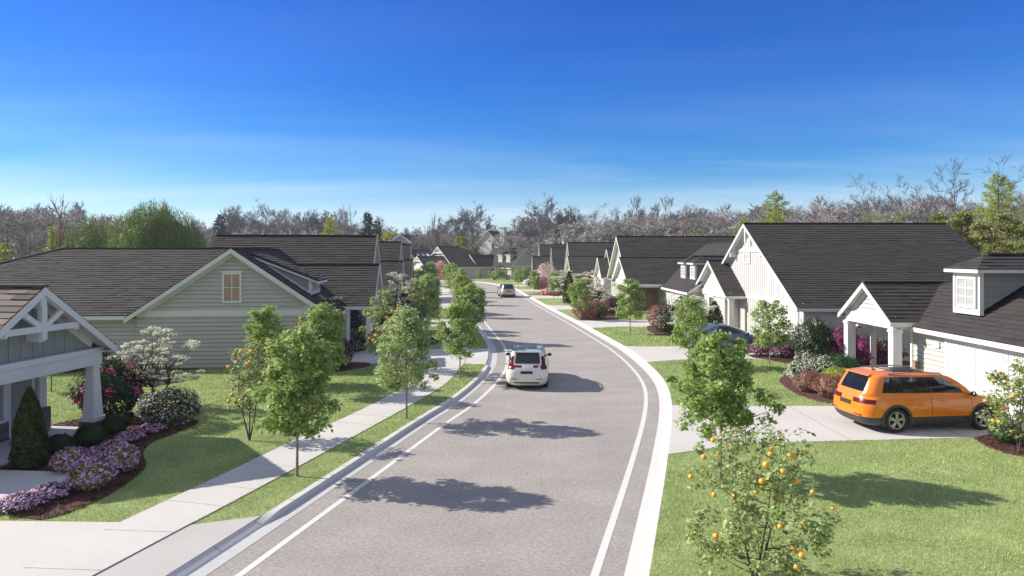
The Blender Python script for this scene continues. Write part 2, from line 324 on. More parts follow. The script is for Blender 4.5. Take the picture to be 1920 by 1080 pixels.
# pavement on the left
SWL = catmull([(-12.6, -4), (-9.8, 7), (-8.02, 14.1), (-7.3, 16.8), (-6.45, 20.2), (-5.35, 24.2), (-4.62, 27.7), (-4.15, 31), (-3.95, 35.2), (-4.1, 39.5), (-4.7, 46), (-5.9, 57), (-8.2, 80), (-10.2, 100), (-12, 112), (-16, 126), (-24, 138)], 8)
SWR = catmull([(-11.2, -4), (-8.4, 7), (-6.55, 13.98), (-6.36, 14.66), (-5.55, 17.7), (-4.6, 21.4), (-3.83, 24.5), (-2.95, 28.4), (-2.6, 31.5), (-2.4, 35.8), (-2.6, 39.5), (-3.1, 46), (-4.5, 57), (-6.8, 80), (-8.8, 100), (-10.5, 112), (-14.5, 126), (-22, 137)], 8)
SWR = resamp(SWR, len(SWL)*2); SWL = resamp(SWL, len(SWR))
strip('pavement', [offset(SWL, 0), SWL*.5+SWR*.5, SWR, SWR], [.024, .026, .024, -.05], M['conc'])
PAVE = [tuple(p) for p in SWL]+[tuple(p) for p in SWR[::-1]]
m = MB()
d = np.r_[0, np.cumsum(np.linalg.norm(np.diff(SWL, axis=0), axis=1))]
for t in np.arange(12, 60, 1.5):
    k = int(np.searchsorted(d, t)); a, b = SWL[k], SWR[k]; m.bar((a[0], a[1], .027), (b[0], b[1], .027), .008, .003)
for k in range(len(SWR)-1):
    if SWR[k][1] < 14.1: m.bar((SWR[k][0], SWR[k][1], .026), (SWR[k+1][0], SWR[k+1][1], .026), .014, .004)
struct(m.build('pavement_joint', M['joint']))
# driveways
def kx(L, y): return float(np.interp(y, L[:, 1], L[:, 0]))
HARD = [PAVE]
DWX = [17.0, 15.1, 14.4, 11.9, 10.6, 9.6, 8.6]
for (a, b), xe in zip(DR, DWX):
    fl_ = 1.0 if a < 60 else .7
    ys = np.linspace(a-fl_, b+.15, 9); edge = [(kx(KR, y), y) for y in ys]
    far_extra = 4.2 if a in (52.2,) else 0
    poly = edge+[(kx(KR, b)+1.0, b), (xe, b+.05)]
    if far_extra: poly = edge+[(kx(KR, b)+1.0, b), (12.2, b), (12.2, b+4.6), (xe, b+4.6)]
    poly += [(xe, a+1.0 if a == 19.9 else a), (kx(KR, a)+2.6, a+.15 if a == 19.9 else a), (kx(KR, a)+1.2, a-.35*fl_)]
    HARD.append(poly); sheet('driveway', poly, .012, M['conc'], .04)
for (a, b), xe in zip(DL, [-30, -9.4, -10.2, -11.6, -13.2, -15]):
    if a < 0:
        poly = [(-40, -8), (-40, 14.35), (-14.3, 14.3), (-8.02, 14.1), (-7.2, 11), (-9, 5), (-12, -8)]
        HARD.append(poly); sheet('driveway', poly, .012, M['conc'], .04)
        ys = np.linspace(-8, 14.45, 14); poly = [(kx(KL, y), y) for y in ys]+[(-6.52, 13.98), (-8.2, 7.8), (-12.3, -8)]
    else:
        ys = np.linspace(a-.3, b+.3, 8); poly = [(kx(KL, y), y) for y in ys]+[(float(np.interp(b, SWR[:, 1], SWR[:, 0]))+.02, b), (xe, b), (xe, a), (float(np.interp(a, SWR[:, 1], SWR[:, 0]))+.02, a)]
    HARD.append(poly); sheet('driveway', poly, .010, M['conc2'] if a < 0 else M['conc'], .04)
m = MB()
for x in (10., 13.6): m.bar((x, 20.3 if x < 12 else 20.8, .0135), (x, 24.8, .0135), .02, .003)
m.bar((9.5, 36.1, .0135), (9.5, 40.9, .0135), .02, .003)
struct(m.build('driveway_joint', M['joint']))
# entrance path of the near left house
WALK = [G(-60, 885), G(0, 888), G(128, 892), G(122, 908), G(60, 934), G(0, 965), G(-60, 985)]
sheet('path', WALK, .095, M['gutter'], .10); HARD.append(WALK)
PORCHP = [G(-40, 800), G(30, 790), G(60, 858), G(55, 872), G(0, 886), G(-60, 890)]

# mulch beds
MUL = []
nr = np.random.RandomState(3)
def mulch(poly, label, n=0):
    P = catmull(poly+[poly[0]], 4)[:-1]; P = [tuple(p) for p in P]; MUL.append(P); m = MB(); m.poly([(x, y, .03) for x, y in P])
    for i in range(len(P)):
        a, b = P[i], P[(i+1) % len(P)]; m.poly([(a[0], a[1], .03), (b[0], b[1], .03), (b[0], b[1], -.02), (a[0], a[1], -.02)])
    if n:
        A = np.array(P); lo, hi = A.min(0), A.max(0); q = nr.rand(n, 2)*(hi-lo)+lo; q = q[inside(q[:, 0], q[:, 1], P)]
        for x, y in q:
            a = nr.rand()*6.3; l = .02+.03*nr.rand(); ww = .008+.01*nr.rand(); c, s = math.cos(a), math.sin(a); t1, t2 = nr.rand()*.02, nr.rand()*.02
            z = .034+.012*nr.rand(); m.poly([(x-c*l-s*ww, y-s*l+c*ww, z), (x-c*l+s*ww, y-s*l-c*ww, z+t1), (x+c*l+s*ww, y+s*l-c*ww, z+t1+t2), (x+c*l-s*ww, y+s*l+c*ww, z+t2)])
    o = m.build('mulch_bed', M['mulch']); tag(o, label, 'mulch bed', kind='stuff')
mulch([G(-40, 966), G(0, 964), G(60, 974), G(89, 973), G(147, 955), G(213, 924), G(262, 889), G(274, 871), G(268, 850), G(284, 831), G(329, 813), G(369, 795), G(355, 787), G(250, 775), G(91, 800), G(60, 850), G(30, 868), G(-40, 890)], 'curved red mulch bed around the near left porch and its purple flowers', 9000)
mulch([G(1488, 694), G(1463, 710), G(1467, 722), G(1490, 737), G(1524, 750), G(1562, 757), G(1640, 757), G(1700, 712), G(1720, 670), G(1600, 650), G(1530, 668)], 'curved red mulch bed behind the orange car', 5000)
mulch([G(1824, 822), G(1862, 843), G(1925, 858), G(1985, 860), G(1985, 815), G(1900, 812)], 'red mulch bed at the right edge under the citrus tree', 2500)
mulch([G(1411, 671), G(1440, 675), G(1482, 682), G(1507, 673), G(1506, 667), G(1411, 666)], 'strip of red mulch before the tall white board gable', 1500)
mulch([G(1216, 622), G(1235, 629), G(1262, 628), G(1300, 632), G(1310, 617), G(1250, 612), G(1214, 612)], 'small red mulch bed beyond the blue car', 500)
mulch([G(1087, 601), G(1093, 593), G(1106, 584), G(1150, 583), G(1172, 590), G(1168, 598), G(1125, 601)], 'red mulch bed round the brown bushes by the far driveway', 500)
mulch([G(600, 700), G(640, 697), G(688, 688), G(690, 681), G(640, 680), G(600, 684)], 'dark red mulch patch before the second left house', 600)
mulch([G(785, 648), G(815, 646), G(822, 637), G(800, 632), G(780, 640)], 'small mulch patch on the lawn between the left street trees', 300)
mulch([G(268, 686), G(360, 684), G(376, 690), G(330, 697), G(262, 694)], 'narrow mulch bed along the sage side wall', 0)
mulch([G(988, 549+4), G(1010, 552), G(1046, 556), G(1048, 551), G(1020, 549)], 'far mulch bed with pink flowers', 0)

# grass blades on the nearer lawns
def grass(name, regions, avoid, label):
    VV = []
    for (x0, x1, y0, y1, dens, hgt, wid) in regions:
        n = int((x1-x0)*(y1-y0)*dens); p = nr.rand(n, 2)*[x1-x0, y1-y0]+[x0, y0]
        xl = np.interp(p[:, 1], KL[:, 1], KL[:, 0]); xr = np.interp(p[:, 1], KR[:, 1], KR[:, 0])
        k = (p[:, 0] < xl-.01) | (p[:, 0] > xr+.01)
        k &= np.abs(p[:, 0]) < p[:, 1]*.82+2
        p = p[k]
        cl = np.sin(p[:, 0]*5.1+np.sin(p[:, 1]*4.3)*1.7)+np.sin(p[:, 1]*6.7+np.sin(p[:, 0]*3.1)*2)
        cl2 = np.sin(p[:, 0]*23+np.sin(p[:, 1]*17)*2.5)*np.sin(p[:, 1]*29+np.sin(p[:, 0]*13)*2.5); p = p[nr.rand(len(p)) < .66+.12*cl+.28*cl2]
        for a in avoid: p = p[~inside(p[:, 0], p[:, 1], a)]
        n = len(p); a = nr.rand(n)*6.283; h = hgt*(.55+.8*nr.rand(n)); ln = nr.rand(n)*.9; b = nr.rand(n)*6.283
        V = np.zeros((n, 3, 3)); c, s = np.cos(a)*wid/2, np.sin(a)*wid/2
        V[:, 0, 0] = p[:, 0]-c; V[:, 0, 1] = p[:, 1]-s; V[:, 1, 0] = p[:, 0]+c; V[:, 1, 1] = p[:, 1]+s
        V[:, 2, 0] = p[:, 0]+np.cos(b)*h*ln; V[:, 2, 1] = p[:, 1]+np.sin(b)*h*ln; V[:, 2, 2] = h
        V[:, :2, 2] = -.01; VV.append(V.reshape(-1, 3))
    V = np.concatenate(VV); o = mesh_np(name, V, np.arange(len(V)).reshape(-1, 3), M['blade']); tag(o, label, 'grass', kind='stuff')
AV = HARD+MUL
grass('grass', [(2, 14, 11, 15, 1500, .05, .010), (3.5, 17, 15, 21.5, 1050, .055, .013), (5, 16, 24.5, 30, 600, .06, .02), (6, 16, 30, 38, 420, .07, .028), (6, 15, 38, 60, 200, .08, .04)], AV, 'green grass of the right hand lawns')
grass('grass', [(-13, -3, 13.8, 21, 1000, .055, .013), (-20, -1.5, 21, 27, 600, .06, .02), (-22, -1, 27, 34.5, 420, .07, .028), (-12, -1, 34.5, 60, 170, .08, .04)], AV, 'green grass of the left hand lawns')

# ------------------------------------------------------------------ houses
class House:
    def __init__(s, name, label, loc, rz=0., m=1, cat='house', group='low houses along the street', far=False, shingle='shingle_dark'):
        s.root = empty(name, (loc[0], loc[1], 0), rz, label, cat, group); s.m = m; s.mb = {}; s.subs = []; s.far = far; s.sh = shingle; s.lip = .026
    def g(s, part, mat):
        k = (part, mat)
        if k not in s.mb: s.mb[k] = MB()
        return s.mb[k]
    def sub(s, part, mat, subs=()):       # a separate part, with sub-parts [(name, mat, MB)]
        b = MB(); kids = [(n, mt, MB()) for n, mt in subs]; s.subs.append((part, mat, b, kids)); return [b]+[k[2] for k in kids]
    def done(s):
        for (part, mat), b in s.mb.items():
            b.v = [(x*s.m, y, z) for x, y, z in b.v]; b.build(part, M[mat], s.root)
        for part, mat, b, kids in s.subs:
            b.v = [(x*s.m, y, z) for x, y, z in b.v]; o = b.build(part, M[mat], s.root)
            for n, mt, kb in kids:
                kb.v = [(x*s.m, y, z) for x, y, z in kb.v]; kb.build(n, M[mt], o)
        return s.root
    # vertical wall polygon (a,z) on plane o + d*a, outward normal n
    def wall(s, poly, o, d, n, style, mat):
        b = s.g('wall', mat); P = lambda a, z, t=0: (o[0]+d[0]*a+n[0]*t, o[1]+d[1]*a+n[1]*t, z)
        if s.far or style == 'flat': b.poly([P(a, z) for a, z in poly]); return
        zs = [z for a, z in poly]; z0, z1 = min(zs), max(zs)
        if style == 'lap':
            k = z0
            while k < z1:
                q = clip(clip(poly, 0, -1, -k), 0, 1, k+.2)
                if len(q) > 2:
                    lo = [a for a, z in q if abs(z-k) < 1e-6]; g = .022
                    q = clip(q, 0, -1, -(k+g)); f = lambda z: s.lip*(1-(z-k-g)/(.2-g))
                    if len(q) > 2: b.poly([P(a, z, f(z)) for a, z in q])
                    if len(lo) > 1:
                        l0, l1 = min(lo), max(lo); b.poly([P(l0, k+g, -.05), P(l1, k+g, -.05), P(l1, k+g, s.lip), P(l0, k+g, s.lip)]); b.poly([P(l0, k, -.05), P(l1, k, -.05), P(l1, k+g, -.05), P(l0, k+g, -.05)]); b.poly([P(l0, k, -.05), P(l1, k, -.05), P(l1, k, 0), P(l0, k, 0)])
                k += .2
        else:
            b.poly([P(a, z) for a, z in poly]); A = [a for a, z in poly]; a = min(A)+.2
            while a < max(A)-.1:
                c = clip(clip(poly, -1, 0, -(a-.02)), 1, 0, a+.02)
                if len(c) > 2: zz = [z for _, z in c]; b.fbox(o, d, n, a-.02, a+.02, min(zz), max(zz)-.03, 0, .02)
                a += .38
    def roof(s, pts, course=.25, part='roof', mat=None):
        b = s.g(part, mat or s.sh); p = [Vector(q) for q in pts]; n = (p[1]-p[0]).cross(p[2]-p[0]).normalized()
        if n.z < 0: n = -n
        b.poly([q-n*.10 for q in p])
        if s.far: course = .5
        e = Vector((0, 0, 1)).cross(n)
        if e.length < 1e-4: b.poly(p); return
        e.normalize(); wv = n.cross(e)
        if wv.z < 0: wv = -wv
        o = p[0]; P2 = [((q-o).dot(e), (q-o).dot(wv)) for q in p]; t0 = min(q[1] for q in P2); t1 = max(q[1] for q in P2); rr = random.Random(int(abs(o.x*7+o.y*13+t1*31)*10))
        for i in range(len(P2)):
            a, c = p[i], p[(i+1) % len(p)]; b.poly([a, c, c-n*.10, a-n*.10])
        t = t0
        while t < t1-1e-4:
            st = clip(clip(P2, 0, -1, -t), 0, 1, t+course)
            if len(st) > 2:
                a0 = min(q[0] for q in st); a1 = max(q[0] for q in st); a = a0-rr.random()*.6
                while a < a1:
                    wd = rr.choice((.3, .42, .6, .85))*(2.5 if s.far else 1); cell = clip(clip(st, -1, 0, -a), 1, 0, a+wd); lip = rr.choice((.018, .025, .034))
                    if len(cell) > 2:
                        f = lambda tt: .004+lip*(1-(tt-t)/course)
                        q3 = [o+e*q[0]+wv*q[1]+n*f(q[1]) for q in cell]; i0 = len(b.v); b.v += [tuple(q) for q in q3]; b.f.append(tuple(range(i0, i0+len(q3)))); b.sm.append(False)
                        lo = [k for k, q in enumerate(cell) if abs(q[1]-t) < 1e-5]
                        if len(lo) > 1:
                            j = len(b.v); b.v += [tuple(q3[lo[0]]-n*.03), tuple(q3[lo[-1]]-n*.03)]; b.f.append((i0+lo[0], i0+lo[-1], j+1, j)); b.sm.append(False)
                    a += wd
            t += course
    def ridge(s, p, q): s.g('roof', s.sh).bar((p[0], p[1], p[2]+.02), (q[0], q[1], q[2]+.02), .26, .06)
    def fascia(s, p, q, n, h=.2, mat='white', up=0.0):    # board hanging below the edge p-q, pushed out along n
        b = s.g('trim', mat); P = [Vector(p), Vector(q)]; N = Vector((n[0], n[1], 0))
        A = [P[0]-Vector((0, 0, h)), P[1]-Vector((0, 0, h))]; T = [P[0]-Vector((0, 0, .02-up)), P[1]-Vector((0, 0, .02-up))]
        b.hexa([A[0]-N*.012, A[1]-N*.012, A[1]+N*.03, A[0]+N*.03, T[0]-N*.012, T[1]-N*.012, T[1]+N*.03, T[0]+N*.03])
    # roof volume with its ridge along x (gable towards the street at x=f)
    def gable_x(s, f, b, yc, half, ze, zr, oh=.4, foh=.4, style='lap', mat='greige', hip=False, walls=True, band=True, back=False, zbase=0., side=None, smat=None):
        p = (zr-ze)/half; zl = ze-p*oh; yn, yf = yc-half-oh, yc+half+oh; xf = f-foh; xr = b-(half if hip else 0)
        s.roof([(xf, yn, zl), (b, yn, zl), (xr, yc, zr), (xf, yc, zr)]); s.roof([(b, yf, zl), (xf, yf, zl), (xf, yc, zr), (xr, yc, zr)])
        if hip: s.roof([(b, yn, zl), (b, yf, zl), (xr, yc, zr)]); s.ridge((b, yn, zl), (xr, yc, zr))
        s.ridge((xf, yc, zr), (xr, yc, zr))
        s.fascia((xf, yn, zl), (xf, yc, zr), (-1, 0), .24); s.fascia((xf, yf, zl), (xf, yc, zr), (-1, 0), .24)
        s.fascia((xf-.03, yn, zl), (b, yn, zl), (0, -1), .2); s.fascia((xf-.03, yf, zl), (b, yf, zl), (0, 1), .2)
        # soffit under the front overhang
        sb = s.g('trim', 'white')
        for y0, y1, za, zb in ((yn, yc, zl, zr), (yc, yf, zr, zl)): sb.poly([(xf, y0, za-.13), (f, y0, za-.13), (f, y1, zb-.13), (xf, y1, zb-.13)])
        for yy, y2 in ((yn, yc-half), (yc+half, yf)):
            z_ = zl-.12; sb.poly([(xf, yy, z_), (b, yy, z_), (b, y2, z_), (xf, y2, z_)])
        o, d, n = (f, yc), (0, 1), (-1, 0)
        s.wall([(-half, ze if band else zbase), (half, ze if band else zbase), (half, ze+.001), (0, zr-.09), (-half, ze+.001)] if band else [(-half, zbase), (half, zbase), (half, ze-.07), (0, zr-.09), (-half, ze-.07)], o, d, n, style, mat)
        # rake boards on the wall
        for sg in (-1, 1):
            a = (f-.03, yc+sg*(half-.1), ze-.26+.1*p); c = (f-.03, yc, zr-.26); sb.bar((a[0], a[1], a[2]), (c[0], c[1], c[2]), .05, .2, (0, 0, 1))
        if band: sb.fbox(o, d, n, -half-.02, half+.02, ze-.24, ze+.04, 0, .045)
        if walls:
            lo = side or style; sm = smat or mat
            if band: s.wall([(-half, zbase), (half, zbase), (half, ze-.24), (-half, ze-.24)], o, d, n, lo if side else style, mat)
            s.wall([(f, zbase), (b, zbase), (b, ze), (f, ze)], (0, yc-half), (1, 0), (0, -1), lo, sm); s.wall([(f, zbase), (b, zbase), (b, ze), (f, ze)], (0, yc+half), (1, 0), (0, 1), 'flat', sm)
            s.wall([(-half, zbase), (half, zbase), (half, ze), (-half, ze)], (b, yc), (0, 1), (1, 0), 'flat', sm)
            for sg in (-1, 1):
                (cb,) = s.sub('corner_board', 'white'); cb.box(f-.035, f+.10, yc+sg*half-(.035 if sg < 0 else .10), yc+sg*half+(.10 if sg < 0 else .035), zbase, ze-.2)
        return p
    # roof volume with its ridge along y; street eave at x=e
    def wing_y(s, e, hw, y0, y1, ze, zr, near='gable', far='gable', oh=.4, style='lap', mat='greige', band=True, walls=True, gstyle=None, zbase=0.):
        p = (zr-ze)/hw; zl = ze-p*oh; xe, xc, xb = e-oh, e+hw, e+2*hw+oh; ya = y0-(oh if near != 'none' else 0); yb = y1+(oh if far != 'none' else 0)
        ra = ya+(hw+oh if near == 'hip' else 0); rb = yb-(hw+oh if far == 'hip' else 0)
        s.roof([(xe, yb, zl), (xe, ya, zl), (xc, ra, zr), (xc, rb, zr)]); s.roof([(xb, ya, zl), (xb, yb, zl), (xc, rb, zr), (xc, ra, zr)]); s.ridge((xc, ra, zr), (xc, rb, zr))
        if near == 'hip': s.roof([(xe, ya, zl), (xb, ya, zl), (xc, ra, zr)]); s.ridge((xe, ya, zl), (xc, ra, zr))
        if far == 'hip': s.roof([(xb, yb, zl), (xe, yb, zl), (xc, rb, zr)]); s.ridge((xe, yb, zl), (xc, rb, zr))
        s.fascia((xe, ya-.03, zl), (xe, yb+.03, zl), (-1, 0)); s.fascia((xb, ya, zl), (xb, yb, zl), (1, 0))
        sb = s.g('trim', 'white'); sb.poly([(xe, ya, zl-.12), (xe, yb, zl-.12), (e, yb, zl-.12), (e, ya, zl-.12)])
        for yy, typ, ny, yw in ((ya, near, -1, y0), (yb, far, 1, y1)):
            if typ == 'gable':
                s.fascia((xe, yy, zl), (xc, yy, zr), (0, ny), .24); s.fascia((xb, yy, zl), (xc, yy, zr), (0, ny), .24)
                for x0, x1, za, zb in ((xe, xc, zl, zr), (xc, xb, zr, zl)): sb.poly([(x0, yy, za-.13), (x0, yw, za-.13), (x1, yw, zb-.13), (x1, yy, zb-.13)])
                s.wall([(-hw+.08, ze), (hw-.08, ze), (0, zr-.09)], (xc, yw), (1, 0), (0, ny), gstyle or style, mat)
                for sg in (-1, 1): sb.bar((xc+sg*(hw-.1), yw+ny*.03, ze-.26+.1*p), (xc, yw+ny*.03, zr-.26), .05, .2)
            elif typ == 'hip': s.fascia((xe, yy, zl), (xb, yy, zl), (0, ny))
            if typ != 'none' and walls:
                s.wall([(-hw, zbase), (hw, zbase), (hw, ze-(.24 if band else 0)), (-hw, ze-(.24 if band else 0))], (xc, yw), (1, 0), (0, ny), style, mat)
                if band: sb.fbox((xc, yw), (1, 0), (0, ny), -hw-.02, hw+.02, ze-.24, ze+.04, 0, .045)
                else: sb.fbox((xc, yw), (1, 0), (0, ny), -hw, hw, ze-.3, ze-.1, 0, .03)
        if walls:
            s.wall([(y0, zbase), (y1, zbase), (y1, ze), (y0, ze)], (e, 0), (0, 1), (-1, 0), style, mat); sb.fbox((e, 0), (0, 1), (-1, 0), y0, y1, ze-.34, ze-.12, 0, .04)
            s.wall([(y0, zbase), (y1, zbase), (y1, ze), (y0, ze)], (e+2*hw, 0), (0, 1), (1, 0), 'flat', mat)
            for yy, sg in ((y0, -1), (y1, 1)):
                (cb,) = s.sub('corner_board', 'white'); cb.box(e-.035, e+.10, yy-(.035 if sg < 0 else .10), yy+(.10 if sg < 0 else .035), zbase, ze-.3)
        return p
    def window(s, o, d, n, a, z, wd, ht, nx=2, nz=2, pane='pane', head=True, name='window'):
        (fr, pn) = s.sub(name, 'white', [('pane', pane)]); t = .10
        F_ = lambda b, *k: b.fbox(o, d, n, *k)
        F_(fr, a-wd/2-t, a-wd/2, z-t, z+ht+t, 0.0, .075); F_(fr, a+wd/2, a+wd/2+t, z-t, z+ht+t, .0, .075)
        F_(fr, a-wd/2, a+wd/2, z-t, z, .0, .08); F_(fr, a-wd/2, a+wd/2, z+ht, z+ht+t, .0, .073)
        if head: F_(fr, a-wd/2-t-.06, a+wd/2+t+.06, z+ht+t, z+ht+t+.08, .02, .09)
        for i in range(1, nx): x = a-wd/2+wd*i/nx; F_(fr, x-.022, x+.022, z, z+ht, .04, .064)
        for i in range(1, nz): x = z+ht*i/nz; F_(fr, a-wd/2, a+wd/2, x-.02, x+.02, .04, .061)
        F_(pn, a-wd/2, a+wd/2, z, z+ht, .038, .046)
    def vent(s, o, d, n, a, z, wd, ht):
        (fr,) = s.sub('gable_vent', 'white'); F_ = lambda *k: fr.fbox(o, d, n, *k)
        F_(a-wd/2-.08, a-wd/2, z-.08, z+ht+.08, .02, .07); F_(a+wd/2, a+wd/2+.08, z-.08, z+ht+.08, .02, .07); F_(a-wd/2, a+wd/2, z-.08, z, .02, .066); F_(a-wd/2, a+wd/2, z+ht, z+ht+.08, .02, .066)
        k = 0
        while k < ht-.02: F_(a-wd/2, a+wd/2, z+k, z+k+.05, .022, .05); k += .085
    def garage(s, x, y0, y1, zt=2.25):
        cas = s.g('garage_frame', 'white'); o, d, n = (x, 0), (0, 1), (-1, 0)
        cas.fbox(o, d, n, y0-.22, y0, .0, zt+.22, .0, .06); cas.fbox(o, d, n, y1, y1+.22, .0, zt+.22, .0, .06); cas.fbox(o, d, n, y0, y1, zt, zt+.22, .0, .10)
        (dr, gr) = s.sub('garage_door', 'door', [('panel_groove', 'gutter')]); dr.fbox(o, d, n, y0, y1, .02, zt, .028, .036)
        rows = 4; hh = (zt-.02)/rows
        for r in range(rows):
            z0 = .02+r*hh; dr.fbox(o, d, n, y0, y1, z0, z0+.02, .0361, .039)
            if s.far: continue
            npn = 4; pw = (y1-y0)/npn
            for k in range(npn):
                a0, a1 = y0+k*pw+.08, y0+(k+1)*pw-.08; q = a0
                while q < a1-.04: dr.fbox(o, d, n, q, min(q+.085, a1), z0+.07, z0+hh-.06, .0362, .060); q += .115
            gr.fbox(o, d, n, y0, y1, z0-.006, z0+.006, .0365, .0405)
    def column(s, x, y, z0, z1, w0=.24, w1=None, mat='white', plinth=0.):
        (c,) = s.sub('column', mat) if not plinth else (None,)
        if plinth: (c, pb) = s.sub('column', mat, [('stone_plinth', 'stone')]); pb.box(x-w0*.66, x+w0*.66, y-w0*.66, y+w0*.66, 0, plinth); z0 = plinth
        w1 = w1 or w0; a, b = w0/2, w1/2
        c.hexa([(x-a, y-a, z0+.12), (x+a, y-a, z0+.12), (x+a, y+a, z0+.12), (x-a, y+a, z0+.12), (x-b, y-b, z1-.14), (x+b, y-b, z1-.14), (x+b, y+b, z1-.14), (x-b, y+b, z1-.14)])
        c.box(x-a-.04, x+a+.04, y-a-.04, y+a+.04, z0, z0+.12); c.box(x-b-.035, x+b+.035, y-b-.035, y+b+.035, z1-.14, z1-.06); c.box(x-b-.015, x+b+.015, y-b-.015, y+b+.015, z1-.06, z1)
    # small hipped dormer standing on a roof that rises towards +x
    def dormer(s, x, yc, wd, zb, ht, p, mat='greige', nz=3, shed=False, nx=2):
        h = wd/2; zt = zb+ht; xb = x+ht/p+.1; (sb,) = s.sub('dormer_trim', 'white'); (b,) = s.sub('dormer_wall', mat)
        for sg in (-1, 1):
            yy = yc+sg*h; nn = (0, sg)
            poly = [(x, zb), (x, zt), (xb, zt)]
            if not s.far:
                k = zb
                while k < zt:
                    q = clip(clip(poly, 0, -1, -k), 0, 1, k+.2)
                    if len(q) > 2:
                        b.poly([(a, yy+sg*.024*(1-(z-k)/.2), z) for a, z in q])
                        lo = [a for a, z in q if abs(z-k) < 1e-6]
                        if len(lo) > 1: b.poly([(min(lo), yy, k), (max(lo), yy, k), (max(lo), yy+sg*.024, k), (min(lo), yy+sg*.024, k)])
                    k += .2
            else: b.poly([(a, yy, z) for a, z in poly])
            sb.box(x-.05, x+.11, yy-(.06 if sg < 0 else .05), yy+(.05 if sg < 0 else .06), zb-.1, zt)
        sb.fbox((x, yc), (0, 1), (-1, 0), -h+.05, h-.05, zb-.1, zb+.12, -.02, .035); sb.fbox((x, yc), (0, 1), (-1, 0), -h+.05, h-.05, zt-.15, zt, -.02, .035)
        b.poly([(x, yc-h, zb), (x, yc+h, zb), (x, yc+h, zt), (x, yc-h, zt)])
        s.window((x, yc), (0, 1), (-1, 0), 0, zb+.24, wd-.5, ht-.5, nx, nz, 'blind', False, 'dormer_window')
        oh = .28; X0, Y0, Y1 = x-oh, yc-h-oh, yc+h+oh; rp = .55; zr = zt+.14+rp*(h+oh); xr = x-oh+h+oh; xe = x+(zr-zb)/p
        zz = zt+.14
        s.roof([(X0, Y1, zz), (X0, Y0, zz), (xr, yc, zr)]); s.roof([(X0, Y0, zz), (xb+.25, Y0, zz), (xe, yc, zr), (xr, yc, zr)]); s.roof([(xb+.25, Y1, zz), (X0, Y1, zz), (xr, yc, zr), (xe, yc, zr)])
        sb.box(X0, xb, Y0, Y1, zt, zz-.012); s.ridge((xr, yc, zr), (xe, yc, zr))
N_, D_ = (-1, 0), (0, 1)
def nz(p): return 0

# --- near left house: only its street porch gable is in view
h = House('house', 'nearest left house with trussed porch gable and tapered white column', (-12.95, 21.25), R(-8.4), -1, shingle='shingle_tan')
# local: x inward, y along the street; porch front plane x=0, far end y=0
h.gable_x(0, 7.5, -2.35, 2.35, 2.92, 4.62, oh=.36, foh=.5, style='bb', mat='sage_dark', walls=False, band=False, zbase=2.5)
t = h.g('porch_beam', 'white'); t.box(-.16, .16, -4.9, .2, 2.1, 2.46); t.box(-.2, .2, -4.95, .24, 2.46, 2.62); t.box(.16, 1.75, -.14, .18, 2.15, 2.8); t.box(.16, 7.4, -4.88, -4.6, 2.15, 2.8)
t.poly([(.16, -4.8, 2.78), (.16, .1, 2.78), (1.9, .1, 2.78), (1.9, -4.8, 2.78)])
tr = h.g('gable_truss', 'white'); X = -.42
tr.bar((X, -2.35-1.25, 3.46), (X, -2.35+1.25, 3.46), .12, .17); tr.bar((X, -2.35, 3.16), (X, -2.35, 4.1), .16, .17, (0, 1, 0))
for sg in (-1, 1): tr.bar((X, -2.35, 3.46), (X, -2.35+sg*.80, 4.02), .11, .14); tr.bar((X+.02, -2.35+sg*2.6, 2.68), (X+.02, -2.35, 4.42), .1, .16); tr.box(X-.02, 0, -2.35+sg*1.2-.09, -2.35+sg*1.2+.09, 3.32, 3.66)
tr.box(X-.05, .0, -2.45, -2.25, 4.02, 4.4); tr.box(X, 0, -2.44, -2.26, 3.1, 3.4)
h.column(0, 0, .38, 2.12, .40, .25, plinth=.38)
h.column(0, -4.75, .38, 2.12, .40, .25, plinth=.38)
h.wall([(-4.9, .0), (.0, .0), (.0, 2.8), (-4.9, 2.8)], (1.75, 0), (0, 1), (-1, 0), 'bb', 'sage_dark')
h.wall([(1.75, 0), (9, 0), (9, 2.9), (1.75, 2.9)], (0, 0), (1, 0), (0, 1), 'flat', 'sage_dark'); h.wall([(1.75, 0), (9, 0), (9, 2.9), (1.75, 2.9)], (0, -4.9), (1, 0), (0, -1), 'flat', 'sage_dark')
t = h.g('stone_base', 'stone'); t.box(1.6, 1.75, -4.9, -1.35, 0, .62); t.box(1.5, 1.9, -.35, .06, 0, .75); t2 = h.g('corner_board', 'white'); t2.box(1.62, 1.88, -.24, .03, .75, 2.8); t2.box(1.62, 1.76, -1.5, -1.32, .62, 2.8)
t2.fbox((1.75, 0), D_, N_, -4.9, -1.5, .62, .70, 0, .2)
h.window((1.72, 0), D_, N_, -2.1, .85, .62, 1.6, 1, 2, 'pane', True); h.window((1.72, 0), D_, N_, -2.95, .85, .62, 1.6, 1, 2, 'pane', True)
(dr, kn) = h.sub('front_door', 'sage_dark', [('door_frame', 'white')]); dr.fbox((1.75, 0), D_, N_, -1.2, -.45, .1, 2.3, .02, .05); kn.fbox((1.75, 0), D_, N_, -1.32, -1.2, .1, 2.42, .0, .07); kn.fbox((1.75, 0), D_, N_, -.45, -.35, .1, 2.42, .0, .07)
h.g('porch_floor', 'gutter').box(-.3, 1.74, -5.1, .3, -.05, .07); h.gable_x(3.0, 11, -8.2, 2.9, 2.7, 4.7, style='bb', mat='sage_dark')
h.done()

